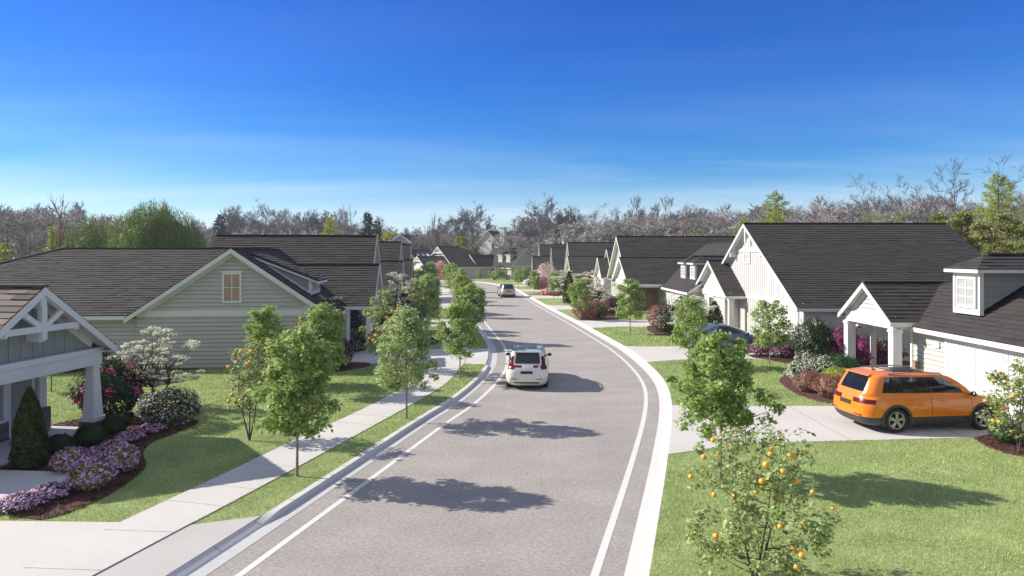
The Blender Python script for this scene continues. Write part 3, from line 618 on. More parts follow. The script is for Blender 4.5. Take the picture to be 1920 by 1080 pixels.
# --- second left house (sage lap siding, gable towards the camera, garage wing with a dormer, porch, main gable)
def left_house(label, loc, rz, main_len=11, near_wing=True, far=False, extra_main=True, mat='sage', scale=1.0, door=True, dormer=True):
    h = House('house', label, loc, rz, -1, far=far, shingle='shingle'); h.lip = .034
    # local frame: x=0 the garage front wall, y=0 the gable wall that faces the camera
    if near_wing:
        h.wing_y(.6, 4.45, 0, 9.5, 2.75, 5.8, near='gable', far='none', mat=mat, style='lap', oh=.4)
        h.window((5.05, 0), (1, 0), (0, -1), 0.05, 3.25, .72, 1.28, 2, 2, 'pane_warm')
    if extra_main:
        p = (5.85-2.75)/8.2
        yn, b_, zl = -.3, 25.2, 2.75-.4*p
        h.roof([(b_, yn, zl), (9.84, yn, zl), (5.0, 8.3, 5.85), (b_-8.2, 8.3, 5.85)], .29); h.roof([(b_, 16.6, 2.75), (b_-8.2, 8.3, 5.85), (5.0, 8.3, 5.85), (5.0, 16.6, 2.75)]); h.roof([(b_, yn, zl), (b_-8.2, 8.3, 5.85), (b_, 16.6, 2.75)]); h.ridge((5.2, 8.3, 5.85), (b_-8.2, 8.3, 5.85)); h.ridge((b_, yn, zl), (b_-8.2, 8.3, 5.85))
        h.fascia((9.7, yn, zl), (b_, yn, zl), (0, -1)); h.g('trim', 'white').poly([(9.5, yn, zl-.12), (b_, yn, zl-.12), (b_, .1, zl-.12), (9.5, .1, zl-.12)])
        h.wall([(9.5, 0), (24.8, 0), (24.8, 2.7), (9.5, 2.7)], (0, .1), (1, 0), (0, -1), 'lap', mat); h.wall([(0, 0), (16, 0), (16, 2.7), (0, 2.7)], (24.8, .1), (0, 1), (1, 0), 'flat', mat)
    if dormer:
        # long shed dormer on the street slope
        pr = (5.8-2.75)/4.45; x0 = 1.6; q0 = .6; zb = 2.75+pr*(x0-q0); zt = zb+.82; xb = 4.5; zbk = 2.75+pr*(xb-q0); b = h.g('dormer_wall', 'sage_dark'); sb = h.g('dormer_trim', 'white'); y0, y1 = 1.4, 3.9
        zl = lambda x: zt+(x-x0)*(zbk-zt)/(xb-x0)
        for yy, sg in ((y0, -1), (y1, 1)):
            b.poly([(x0, yy, zb), (x0, yy, zt), (xb, yy, zbk)]); k = x0+.3
            while k < xb-.3: b.fbox((0, yy), (1, 0), (0, sg), k, k+.05, 2.75+pr*(k-q0), zl(k)-.05, 0, .02); k += .34
            sb.box(x0-.04, x0+.12, yy-(.05 if sg < 0 else .04), yy+(.04 if sg < 0 else .05), zb-.1, zt); sb.bar((x0-.4, yy+sg*.16, zl(x0-.4)+.0), (xb+.3, yy+sg*.16, zl(xb+.3)+.0), .05, .17); sb.bar((x0, yy+sg*.03, zb+.04), (xb, yy+sg*.03, zbk+.04), .03, .1)
        sb.box(x0-.42, x0-.36, y0-.2, y1+.2, zl(x0-.4)-.1, zl(x0-.4)+.1); sb.poly([(x0-.4, y0-.16, zl(x0-.4)-.06), (x0-.4, y1+.16, zl(x0-.4)-.06), (xb, y1+.16, zbk-.06), (xb, y0-.16, zbk-.06)])
        sb.box(x0-.03, x0+.02, y0, y1, zb-.1, zb+.15); sb.box(x0-.03, x0+.02, y0, y1, zt-.12, zt); b.poly([(x0+.01, y0, zb), (x0+.01, y1, zb), (x0+.01, y1, zt), (x0+.01, y0, zt)])
        h.roof([(x0-.45, y0-.2, zl(x0-.45)+.12), (xb+.4, y0-.2, zl(xb+.4)+.12), (xb+.4, y1+.2, zl(xb+.4)+.12), (x0-.45, y1+.2, zl(x0-.45)+.12)])
        for yy in (y0+.5, y0+1.25, y0+2.0): h.window((x0-.02, 0), D_, N_, yy, zb+.2, .38, .48, 1, 1, 'pane', False, 'dormer_window')
    # porch gable and main gable towards the street
    h.gable_x(-1.05, 10, 7.6, 3.3, 2.8, 4.9, oh=.25, foh=.3, style='lap', mat=mat, walls=False)
    h.gable_x(-.6, 9.1, 10.9, 4.6, 3.6, 6.72, oh=.3, foh=.35, style='bb', mat=mat, hip=False, walls=False)
    h.wall([(.6, 0), (9.0, 0), (9.0, 4.6), (.6, 4.6)], (0, 9.6), (1, 0), (0, -1), 'lap', mat); h.wall([(9.6, 0), (15.4, 0), (15.4, 3.5), (9.6, 3.5)], (.6, 0), D_, N_, 'flat', mat)
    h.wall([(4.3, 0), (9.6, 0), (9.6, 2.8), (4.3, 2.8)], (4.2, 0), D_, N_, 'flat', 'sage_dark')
    t = h.g('porch_beam', 'white'); t.box(-1.15, -.93, 4.3, 10.9, 2.45, 2.8); t.box(-1.15, 1.0, 4.3, 4.5, 2.45, 2.8); t.box(-1.0, 10, 4.3, 4.34, 2.6, 2.8)
    h.column(-1.03, 4.45, .05, 2.47, .26, .26); h.column(-1.03, 7.6, .05, 2.47, .26, .26)
    h.g('porch_floor', 'gutter').box(-1.3, 1.2, 4.2, 10.9, -.05, .12)
    h.g('corner_board', 'white').box(.0, .18, 4.25, 4.45, 0, 2.5)
    h.vent((-.6, 10.9), D_, N_, 0, 4.9, .5, .5)
    if door and near_wing: h.garage(.6, 1.0, 3.9)
    return h.done()
left_house('sage lap sided house with a small warm window in its gable and a shed dormer', (-8.55, 34.05), R(6.5))
left_house('third left house with dark gable between two brown roofs', (-10.6, 55.5), R(5.5), extra_main=False, dormer=False)
left_house('fourth left house, its open porch showing behind white blossom', (-12.3, 73.5), R(5.5), extra_main=False, dormer=False)

# --- right-hand houses
# nearest: garage wing with hipped dormer, small porch gable
h = House('house', 'nearest right house, pale siding, white garage door and porch on white posts', (17.1, 20), 0, 1)
h.wing_y(0, 5.6, -8, 12.9, 2.75, 6.45, near='gable', far='hip', mat='greige', style='lap', walls=False)
h.wall([(-8, 0), (9.4, 0), (9.4, 2.72), (-8, 2.72)], (0, 0), (0, 1), (-1, 0), 'lap', 'greige'); h.wall([(0, 0), (11.2, 0), (11.2, 2.72), (0, 2.72)], (0, 9.4), (1, 0), (0, 1), 'flat', 'greige'); h.wall([(0, 0), (11.2, 0), (11.2, 2.72), (0, 2.72)], (0, -8), (1, 0), (0, -1), 'lap', 'greige')
h.g('trim', 'white').box(-.05, -.01, -8, 9.4, 2.42, 2.66); (cb,) = h.sub('corner_board', 'white'); cb.box(-.06, .10, 9.3, 9.44, 0, 2.5)
h.gable_x(-.95, 5, 11.0, 2.05, 2.85, 4.25, oh=.25, foh=.35, mat='greige', style='lap', walls=False)
t = h.g('porch_beam', 'white'); t.box(-1.08, -.84, 8.95, 13.05, 2.35, 2.84); t.box(-.84, .1, 8.96, 9.16, 2.35, 2.74); t.box(-.84, .1, 12.84, 13.04, 2.35, 2.74); t.poly([(-.9, 9, 2.6), (-.9, 13, 2.6), (4, 13, 2.6), (4, 9.45, 2.6)]); t.box(.1, 6, 12.92, 13.14, 2.35, 2.7)
h.column(-.95, 9.0, .08, 2.36, .38, .38); h.column(-.95, 12.9, .08, 2.36, .38, .38); h.column(.15, 12.85, .08, 2.5, .2, .2)
h.g('porch_floor', 'conc').box(-1.3, 0, 8.7, 13.3, -.05, .1)
t = h.g('stone_base', 'brick'); t.box(-.09, -.04, 8.8, 9.28, 0, 1.0)
h.garage(0, 0.2, 6.9, 2.3)
h.garage(0, -7.2, -1.2, 2.3)
h.dormer(.5, 6.6, 1.45, 3.3, 1.5, 3.7/5.6, 'dormer_side')
(lm,) = h.sub('house_number_plate', 'white'); lm.fbox((0, 0), D_, N_, 7.45, 7.85, 1.75, 2.0, .03, .08)
(lt, lg) = h.sub('porch_lamp', 'white', [('lamp_glass', 'pane')]); lt.box(-.86, -.70, 12.3, 12.5, 2.12, 2.34); lg.box(-.84, -.72, 12.32, 12.48, 2.05, 2.119)
h.done()
# board-and-batten gable house
def gable_house(label, X, Y, far=False, back=22, smallX=-.1, sy=15.2, main_half=8.0, zr=7.5, mat='cream', small=True, pieces=True, sm_mat='greige'):
    h = House('house', label, (X, Y), 0, 1, far=far)
    h.gable_x(0, back, main_half, main_half, 2.75, zr, oh=.35, foh=.5, style='bb', mat=mat, hip=False)
    o = (0, main_half)
    h.vent(o, D_, N_, .6, 4.95, 1.05, .75)
    tr = h.g('gable_truss', 'white'); tr.box(-.42, -.3, main_half-.09, main_half+.09, zr-1.3, zr-.3); tr.fbox(o, D_, N_, -2.6, 2.6, zr-1.95, zr-1.7, 0, .06)
    tr.box(-.45, 0, main_half+2.9, main_half+3.06, zr-2.3, zr-1.75); tr.box(-.45, 0, main_half-3.06, main_half-2.9, zr-2.3, zr-1.75)
    h.garage(0, .9, 5.2, 2.25)
    if small:
        sx = -1.0; yc = sy
        h.gable_x(sx, 9, yc, 4.0, 2.8, 5.05, oh=.3, foh=.45, style='lap', mat=sm_mat, walls=False)
        h.wall([(-2.7, 0), (3.9, 0), (3.9, 2.6), (-2.7, 2.6)], (sx, yc), D_, N_, 'lap', sm_mat); h.wall([(sx, 0), (3, 0), (3, 2.7), (sx, 2.7)], (0, yc-2.7), (1, 0), (0, -1), 'bb', mat)
        h.window((sx, yc), D_, N_, .5, .75, 1.0, 1.5, 2, 2, 'pane'); (cb,) = h.sub('corner_board', 'white'); cb.box(sx-.05, sx+.12, yc-2.76, yc-2.62, 0, 2.5); (cb,) = h.sub('corner_board', 'white'); cb.box(sx-.05, sx+.12, yc+3.85, yc+4.0, 0, 2.5)
        t = h.g('porch_beam', 'white'); t.box(sx-.12, sx+.14, yc-4.05, yc+4.0, 2.4, 2.8); t.box(sx+.14, .1, yc-4.05, yc-3.85, 2.4, 2.78)
        h.column(sx+.02, yc-3.95, .05, 2.42, .34, .34); h.g('porch_floor', 'conc').box(sx-.3, .9, yc-4.2, yc-2.7, -.05, .1)
        h.wall([(-4.3, 0), (-2.7, 0), (-2.7, 2.8), (-4.3, 2.8)], (sx+1.9, yc), D_, N_, 'bb', mat)
    return h
gable_house('second right house with tall white board gable, louvre vent and white porch', 16.2, 38.2, back=13.2, main_half=8.5, zr=7.6, sy=13.6).done()
def garage_house(label, X, Y, far=False, porch_x=-3.1, mh=6.6, mat='greige', dorm=2, wing_far=9.4, mz=7.45, dy=None):
    h = House('house', label, (X, Y), 0, 1, far=far)
    h.wing_y(0, 5.6, 0, wing_far+5, 2.75, 6.6, near='gable', far='gable', mat=mat, style='lap', walls=True)
    h.gable_x(porch_x, 8, wing_far+5.0, 4.9, 2.9, 5.2, oh=.35, foh=.4, style='lap', mat=mat, walls=False)
    t = h.g('porch_beam', 'white'); t.box(porch_x-.1, porch_x+.12, wing_far+.1, wing_far+9.9, 2.4, 2.9); t.box(porch_x, .1, wing_far+.1, wing_far+.32, 2.4, 2.88)
    h.column(porch_x+.02, wing_far+.25, .05, 2.42, .34, .34); h.column(porch_x+.02, wing_far+4.5, .05, 2.42, .34, .34)
    h.wall([(0, 0), (porch_x*-1+1, 0), (porch_x*-1+1, 2.7), (0, 2.7)], (porch_x+.6, wing_far+3.0), (1, 0), (0, -1), 'flat', 'brick')
    h.wall([(wing_far+4.6, 0), (wing_far+10, 0), (wing_far+10, 2.7), (wing_far+4.6, 2.7)], (porch_x+.6, 0), D_, N_, 'lap', mat)
    h.window((porch_x+.58, 0), D_, N_, wing_far+6.6, .8, 1.4, 1.4, 2, 2, 'pane')
    h.gable_x(-2.6, 11.5, wing_far+9.9, mh, 3.1, mz, oh=.35, foh=.45, style='bb', mat='cream', hip=False, walls=True)
    h.garage(0, 1.4, 6.6, 2.25)
    for k in range(dorm): h.dormer(.95, 2.95+3.2*k, 1.5, 3.4, 1.25, 3.85/5.6, 'dormer_side')
    return h
garage_house('third right house with two small white dormers above its garage', 14.3, 55.0).done()
# houses further on: pairs of volumes
def far_gable(label, X, peakY, half, zr, smX, smY, smh, length=16, wing=True, sg='cream'):
    h = House('house', label, (X, peakY), 0, 1, far=True)
    h.gable_x(0, length, 0, half, 2.75, zr, oh=.35, foh=.45, style='flat', mat='cream', hip=True)
    h.gable_x(smX, 8, smY, smh, 2.8, 5.15, oh=.3, foh=.4, style='flat', mat=sg, walls=True)
    h.window((smX, smY), D_, N_, 0, .8, 1.1, 1.4, 2, 2, 'pane'); h.vent((0, 0), D_, N_, 0, 5.0, .8, .5); h.garage(smX, smY-smh+.7, smY-.9)
    return h
far_gable('fourth right house, low cream gable seen over the white blossoming tree', 12.6, 96.5-8, 5.2, 6.2, -1.0, 1.8, 3.6, sg='cream').done()
h = garage_house('fifth right house with one small dormer beside its porch gable', 12.0, 94, far=True, porch_x=-3.0, mh=6.0, wing_far=7.5, dorm=1); h.done()
far_gable('sixth right house, narrow white gable next to a bay', 7.9, 131, 5.0, 6.8, -.2, -1.2, 4.0).done()
far_gable('seventh right house, furthest white gable of the right row', 5.9, 139, 6.0, 7.5, -1.6, -5.2, 3.4, 14).done()
# houses closing the street
GF = 'houses closing the end of the street'
h = House('house', 'far cream gable house with black roof facing down the street', (-17, 161), R(33), 1, far=True, group=GF)
h.gable_x(0, 12.3, 0, 7.2, 2.9, 7.4, foh=.5, style='flat', mat='cream', hip=True); h.vent((0, 0), D_, N_, 0, 4.9, 1.7, .6)
tr = h.g('gable_truss', 'white'); tr.box(-.5, -.3, -.1, .1, 6.0, 7.2); tr.fbox((0, 0), D_, N_, -2.4, 2.4, 5.75, 6.0, .3, .5); h.done()
h = House('house', 'far house with cream porch gable and two small white dormers', (-.2, 154), R(33), 1, far=True, group=GF, shingle='shingle')
h.wing_y(0, 3.9, 0, 13.5, 2.9, 7.0, near='gable', far='gable', mat='taupe'); h.sh = 'shingle_dark'; h.gable_x(-3.9, 7, 11.2, 3.4, 2.9, 5.4, foh=.4, style='flat', mat='cream', walls=False)
for yy in (8.1, 11.2, 14.3): h.column(-3.8, yy, 0, 2.9, .45, .45)
h.g('porch_beam', 'white').box(-4.0, -3.7, 7.9, 14.5, 2.55, 2.95); h.wall([(7.8, 0), (14.5, 0), (14.5, 2.8), (7.8, 2.8)], (-.4, 0), D_, N_, 'flat', 'brick'); h.garage(0, 1, 6.5)
for yy in (2.4, 5.8): h.dormer(.8, yy, 1.5, 3.8, 1.5, 4.1/3.9, 'taupe')
h.done()
h = House('house', 'far left house with small trussed porch gable and pale skylights in its roof', (-21, 155), R(33), 1, far=True, group=GF)
h.gable_x(0, 10, 0, 4.0, 2.8, 5.1, foh=.5, style='flat', mat='cream'); h.gable_x(2, 13, 9, 6.5, 2.9, 6.6, foh=.4, style='flat', mat='taupe', hip=True)
tr = h.g('gable_truss', 'white'); tr.fbox((0, 0), D_, N_, -1.6, 1.6, 3.95, 4.15, .3, .5); tr.box(-.5, -.3, -.08, .08, 4.0, 5.0)
for k in range(3):
    (sk,) = h.sub('skylight', 'white'); x = 2.6+k*1.3; p = 3.7/6.5; f_ = lambda y, d: 2.9+p*(y-2.5)+d
    sk.hexa([(x, 4.6, f_(4.6, .1)), (x+.55, 4.6, f_(4.6, .1)), (x+.55, 6.8, f_(6.8, .1)), (x, 6.8, f_(6.8, .1)), (x, 4.6, f_(4.6, .3)), (x+.55, 4.6, f_(4.6, .3)), (x+.55, 6.8, f_(6.8, .3)), (x, 6.8, f_(6.8, .3))])
h.done()
# two taller houses among the bare trees
h = House('house', 'blue two storey house among the bare trees', (-36, 222), R(68), 1, far=True, group='tall houses beyond the street')
h.gable_x(0, 13, 0, 4.2, 9.5, 12, foh=.3, style='flat', mat='blue', band=False); h.window((0, 0), D_, N_, 0, 6.5, 1.2, 1.8, 2, 2); h.done()
h = House('house', 'white two storey house with a tall chimney among the bare trees', (-6.6, 190), R(62), 1, far=True, group='tall houses beyond the street')
h.gable_x(0, 12, 0, 5.6, 6.8, 12.0, foh=.3, style='flat', mat='white', band=False); h.gable_x(-2.5, 6, 4.6, 3.2, 4.0, 7.6, foh=.3, style='flat', mat='white', band=False)
h.window((0, 0), D_, N_, -1.6, 7.0, .9, 1.4, 2, 2); h.window((0, 0), D_, N_, -1.6, 3.8, .9, 1.4, 2, 2)
(ch,) = h.sub('chimney', 'white'); ch.box(-1.0, .4, -5.6, -4.2, 0, 12.6); ch.box(-1.1, .5, -5.7, -4.1, 12.6, 12.9); h.done()

# ------------------------------------------------------------------ foliage
T_QUAD = np.array([(0, 0, 0), (-.32, .5, .10), (0, 1, -.02), (.32, .5, .10)], float)
_a = []
for k in range(5):
    an = R(-128+64*k); rr = (.62, .85, 1.0, .85, .62)[k]; _a.append((math.sin(an)*rr*.62, .42+math.cos(an)*rr*.62, .03*(k % 2)))
    if k < 4: an2 = an+R(32); _a.append((math.sin(an2)*.26, .42+math.cos(an2)*.26, -.02))
_a.append((0, 0.1, 0)); T_MAPLE = np.array(_a, float)
T_HEX = np.array([(math.cos(k*math.pi/3)*.5, math.sin(k*math.pi/3)*.5, .06*(k % 2)) for k in range(6)], float)
def leaves(name, P, size, mat, parent=None, tmpl=T_QUAD, up=.5, out=None, seed=0, axis=None):
    rs = np.random.RandomState(seed); n = len(P); N = rs.normal(size=(n, 3)); N[:, 2] += up*2
    if out is not None: N += out*1.3
    N /= np.linalg.norm(N, axis=1)[:, None]
    A = rs.normal(size=(n, 3)) if axis is None else axis+rs.normal(size=(n, 3))*.35
    A -= (A*N).sum(1)[:, None]*N; A /= np.linalg.norm(A, axis=1)[:, None]; B = np.cross(A, N)
    s = (size*(.6+.8*rs.rand(n)))[:, None, None] if np.isscalar(size) else size[:, None, None]
    V = P[:, None, :]+s*(tmpl[None, :, 0:1]*B[:, None, :]+tmpl[None, :, 1:2]*A[:, None, :]+tmpl[None, :, 2:3]*N[:, None, :])
    k = len(tmpl); return mesh_np(name, V.reshape(-1, 3), np.arange(n*k).reshape(n, k), M[mat], parent)
def blob_clumps(rs, nc, rad, cz, prof, nl, rc, squash=.8, lump=.12):
    # clump centres inside a crown of radius profile prof(t), t in 0..1 from bottom to top
    C_, P_, O_ = [], [], []
    while len(C_) < nc:
        t = rs.rand(); r = prof(t); q = math.sqrt(rs.rand())
        if rs.rand() > r+.15: continue
        if q < .55 and rs.rand() < .5: continue
        a = rs.rand()*6.283; r2 = rad*r*q*(1+lump*math.sin(3*a+t*9)); C_.append((math.cos(a)*r2, math.sin(a)*r2, cz[0]+(cz[1]-cz[0])*t))
    C_ = np.array(C_)
    for c in C_:
        k = int(nl*(.6+.8*rs.rand())); d = rs.normal(size=(k, 3)); d /= np.linalg.norm(d, axis=1)[:, None]; r = rc*(.6+.7*rs.rand())*(.35+.65*rs.rand(k))
        d2 = d*r[:, None]; d2[:, 2] *= squash; P_.append(c+d2); O_.append(d)
    return C_, np.concatenate(P_), np.concatenate(O_)
def trunk_mesh(name, mat, C_, h0, r0, parent, nb=26, bend=.05, seed=0, top=None, stems=1):
    rs = random.Random(seed); m = MB(); top = top or max(c[2] for c in C_)*.96
    S = []
    for s in range(stems):
        a = 6.28*s/stems+rs.random(); lean = .0 if stems == 1 else .22
        pts = []; n = 7
        for k in range(n+1):
            t = k/n; z = top*t*(1 if s == 0 else .85); pts.append(Vector((math.cos(a)*lean*z+bend*math.sin(t*5+a)*t, math.sin(a)*lean*z+bend*math.cos(t*4+a)*t-bend*t, z)))
        m.tube(pts, [r0*(1-.85*(k/n)**.8) for k in range(n+1)], 7 if r0 > .02 else 5); S.append(pts)
    idx = list(range(len(C_))); rs.shuffle(idx)
    for i in idx[:nb]:
        c = Vector(C_[i]); pts = rs.choice(S); hz = max(h0, c.z-.35*math.hypot(c.x, c.y)-.15); k = min(range(len(pts)), key=lambda j: abs(pts[j].z-hz)); p = pts[k]
        q = p.lerp(c, .5)+Vector((0, 0, -.06*(c-p).length)); m.tube([p, q, c], [r0*.36, r0*.22, r0*.08], 4)
    return m.build(name, M[mat], parent)
def street_tree(name, label, loc, H=3.4, rad=.95, cb=1.05, nc=75, nl=75, rc=.27, lsize=.10, leafm='leaf', tmpl=T_QUAD, seed=1, trunkm='bark', group='young street trees', r0=.035, prof=None, cat='tree', stems=1, nb=26, lump=.12, up=.8):
    rs = np.random.RandomState(seed); root = empty(name, (loc[0], loc[1], -.02), 0, label, cat, group)
    prof = prof or (lambda t: min(1, (1-(abs(t-.38)/.66)**2.2))**.6 if abs(t-.38) < .66 else 0)
    C_, P_, O_ = blob_clumps(rs, nc, rad-rc*.6, (cb+rc*.4, H-rc*.5), prof, nl, rc, lump=lump)
    leaves('crown', P_, lsize, leafm, root, tmpl, up, O_*.6, seed)
    trunk_mesh('trunk', trunkm, C_, cb*.9, r0, root, nb, seed=seed, stems=stems); return root
def citrus_tree(name, label, loc, H=2.9, rad=1.1, cb=.75, seed=1, nfruit=26, fr=.075, nc=60, nl=42, lsize=.10, group='citrus trees', rc=.25):
    root = street_tree(name, label, loc, H, rad, cb, nc, nl, rc, lsize, 'leaf_citrus', T_QUAD, seed, 'bark_dk', group, .028, cat='fruit tree', stems=3, nb=40, lump=.3)
    rs = np.random.RandomState(seed+50)
    base = MB(); rows = []
    for j in range(9):
        th = math.pi*j/8; rows.append([(fr*math.sin(th)*math.cos(2*math.pi*k/12), fr*math.sin(th)*math.sin(2*math.pi*k/12), fr*.95*math.cos(th)) for k in range(12)])
    base.grid(rows, True); first = base.build('orange', M['orange'], root)
    for k in range(nfruit):
        o = first if k == 0 else first.copy()
        if k: link(o, root)
        t = .1+.8*rs.rand(); q = .55+.42*rs.rand(); a = rs.rand()*6.283; r = rad*q*(1-(abs(t-.4)/.68)**2)**.5
        o.location = (math.cos(a)*r, math.sin(a)*r, cb+(H-cb)*t); s = .8+.35*rs.rand(); o.scale = (s, s, s)
    return root
def place(src, loc, s, rz, label, group=None, sz=None):
    o = copy_tree(src); o.location = (loc[0], loc[1], -.02); o.scale = (s, s, sz or s); o.rotation_euler = (0, 0, rz); o['label'] = label
    if group: o['group'] = group
    return o
# foreground and near trees
street_tree('maple_tree', 'largest young maple on the right lawn, standing behind the foreground orange tree', G(1350, 901), 3.75, 1.2, 1.15, 110, 72, .25, .11, 'leaf', T_MAPLE, 11, 'bark', 'young street trees', .05, nb=60, lump=.3, prof=lambda t: (1-(abs(t-.30)/.72)**1.6)**.7 if abs(t-.3) < .72 else 0)
citrus_tree('orange_tree', 'foreground orange tree with sparse twiggy crown at the bottom right', G(1418, 1108), 2.72, 1.22, .4, 21, 36, .046, 110, 44, .085, rc=.22)
citrus_tree('orange_tree', 'orange tree at the right edge in front of the white garage door', G(1912, 850), 2.6, .85, .55, 22, 14, .06, 55, 55, .09)
TA = street_tree('street_tree', 'nearest left verge tree, egg-shaped green crown beside the pavement', G(557, 893), 3.75, 1.0, .95, 125, 82, .25, .10, 'leaf', T_MAPLE, 31, r0=.042, nb=50, lump=.2)
TB = street_tree('street_tree', 'second left verge tree with pale star-shaped leaves', G(762, 785), 3.75, 1.12, 1.0, 105, 82, .26, .10, 'leaf_pale', T_MAPLE, 32, r0=.042, nb=50, lump=.22)
TC = street_tree('street_tree', 'third left verge tree, in front of the left driveway apron', G(862, 712), 3.6, 1.02, 1.0, 95, 72, .25, .105, 'leaf', T_QUAD, 33, r0=.04, nb=40, lump=.2)
TD = street_tree('street_tree', 'slender bright tree on the lawn before the second right house', G(1443, 685), 3.3, 1.02, .95, 75, 60, .26, .12, 'leaf', T_QUAD, 34, r0=.034, nb=40, lump=.3)
place(TD, G(1292, 689), 1.0, 2.1, 'dense green tree on the right lawn in front of the blue car', sz=1.05)
place(TC, G(1181, 627), 1.08, 1.0, 'bright tree alone on the lawn facing the third right house')
for i, (px, py, s, rz, src, lab) in enumerate([
    (1087, 601, .98, .5, TC, 'tree beside the brown bushes on the right, before the white blossoming tree'),
    (1038.5, 562, .96, 2.5, TC, 'tree on the narrow right lawn just left of a dark conical evergreen'),
    (1002, 551, .92, 4.0, TC, 'tree on the right lawn with magenta bush behind it'),
    (972, 539, .98, 5.2, TD, 'tree in front of the white car on a far right driveway'),
    (984, 536, .9, .9, TC, 'far right tree partly behind the white car'),
    (946, 527.5, .85, 2.2, TD, 'small yellowish tree before the far house garage'),
    (934, 527.5, .85, 3.3, TD, 'leftmost of two small trees before the far dormers'),
    (919, 526, .7, 1.3, TD, 'tiny tree left of the far garage'),
    (899, 525.5, .7, 4.3, TD, 'tiny tree by the far porch posts'),
    (885, 640, 1.0, 1.7, TA, 'fourth left verge tree, reaching over the road edge'),
    (868, 593, 1.05, 3.4, TC, 'fifth left verge tree, halfway down the street'),
    (864, 570, 1.05, .2, TB, 'sixth left verge tree'),
    (856, 556, 1.08, 5.0, TC, 'seventh left verge tree, yellowish among the others'),
    (848, 546, 1.15, 2.9, TA, 'eighth left verge tree, near the far bend'),
    (840, 539, 1.1, 4.1, TC, 'furthest left verge tree by the bend'),
    (797, 622, 1.08, .4, TB, 'left of two trees on the lawn inside the pavement, before a driveway'),
    (802, 616, 1.1, 2.0, TA, 'right of two trees on the lawn inside the pavement'),
    (803, 585, 1.1, 3.1, TC, 'green tree inside the pavement by the fourth left house'),
    (806, 563, 1.25, 1.1, TB, 'pale tree inside the pavement beyond the fourth left house'),
    (808, 549, 1.2, 4.7, TC, 'far tree inside the pavement, beside a pink bush'),
    (782, 552, 1.0, 5.9, TC, 'far tree in front of the small trussed porch'),
    (607, 741, .97, 2.2, TA, 'tall green tree behind the orange tree, before the sage gable'),
    (498, 722, .95, 5.5, TC, 'dark green tree close to the sage lap wall'),
    (1268, 700, .62, 1.2, TD, 'small sapling at the edge of the right lawn'),
]):
    if lab.startswith('small sapling'): continue
    place(src, G(px, py), s, rz, lab)
citrus_tree('orange_tree', 'small orange tree on the left lawn, left of the nearest street tree', G(468, 826), 2.95, .82, 1.0, 23, 20, .06, 55, 60, .09)
CT = citrus_tree('orange_tree', 'orange tree laden with fruit left of the second left porch walk', G(722, 694), 3.85, 1.15, .9, 24, 34, .066, 80, 62, .11)
place(CT, G(590, 722), .88, 2.0, 'orange tree half hidden behind the nearest street tree')
place(CT, G(845, 551), .8, 1.0, 'orange-tinged tree far down the left verge')
place(CT, G(790, 565), .95, 4.0, 'orange-tinged tree far down the left, beside the fourth left house')

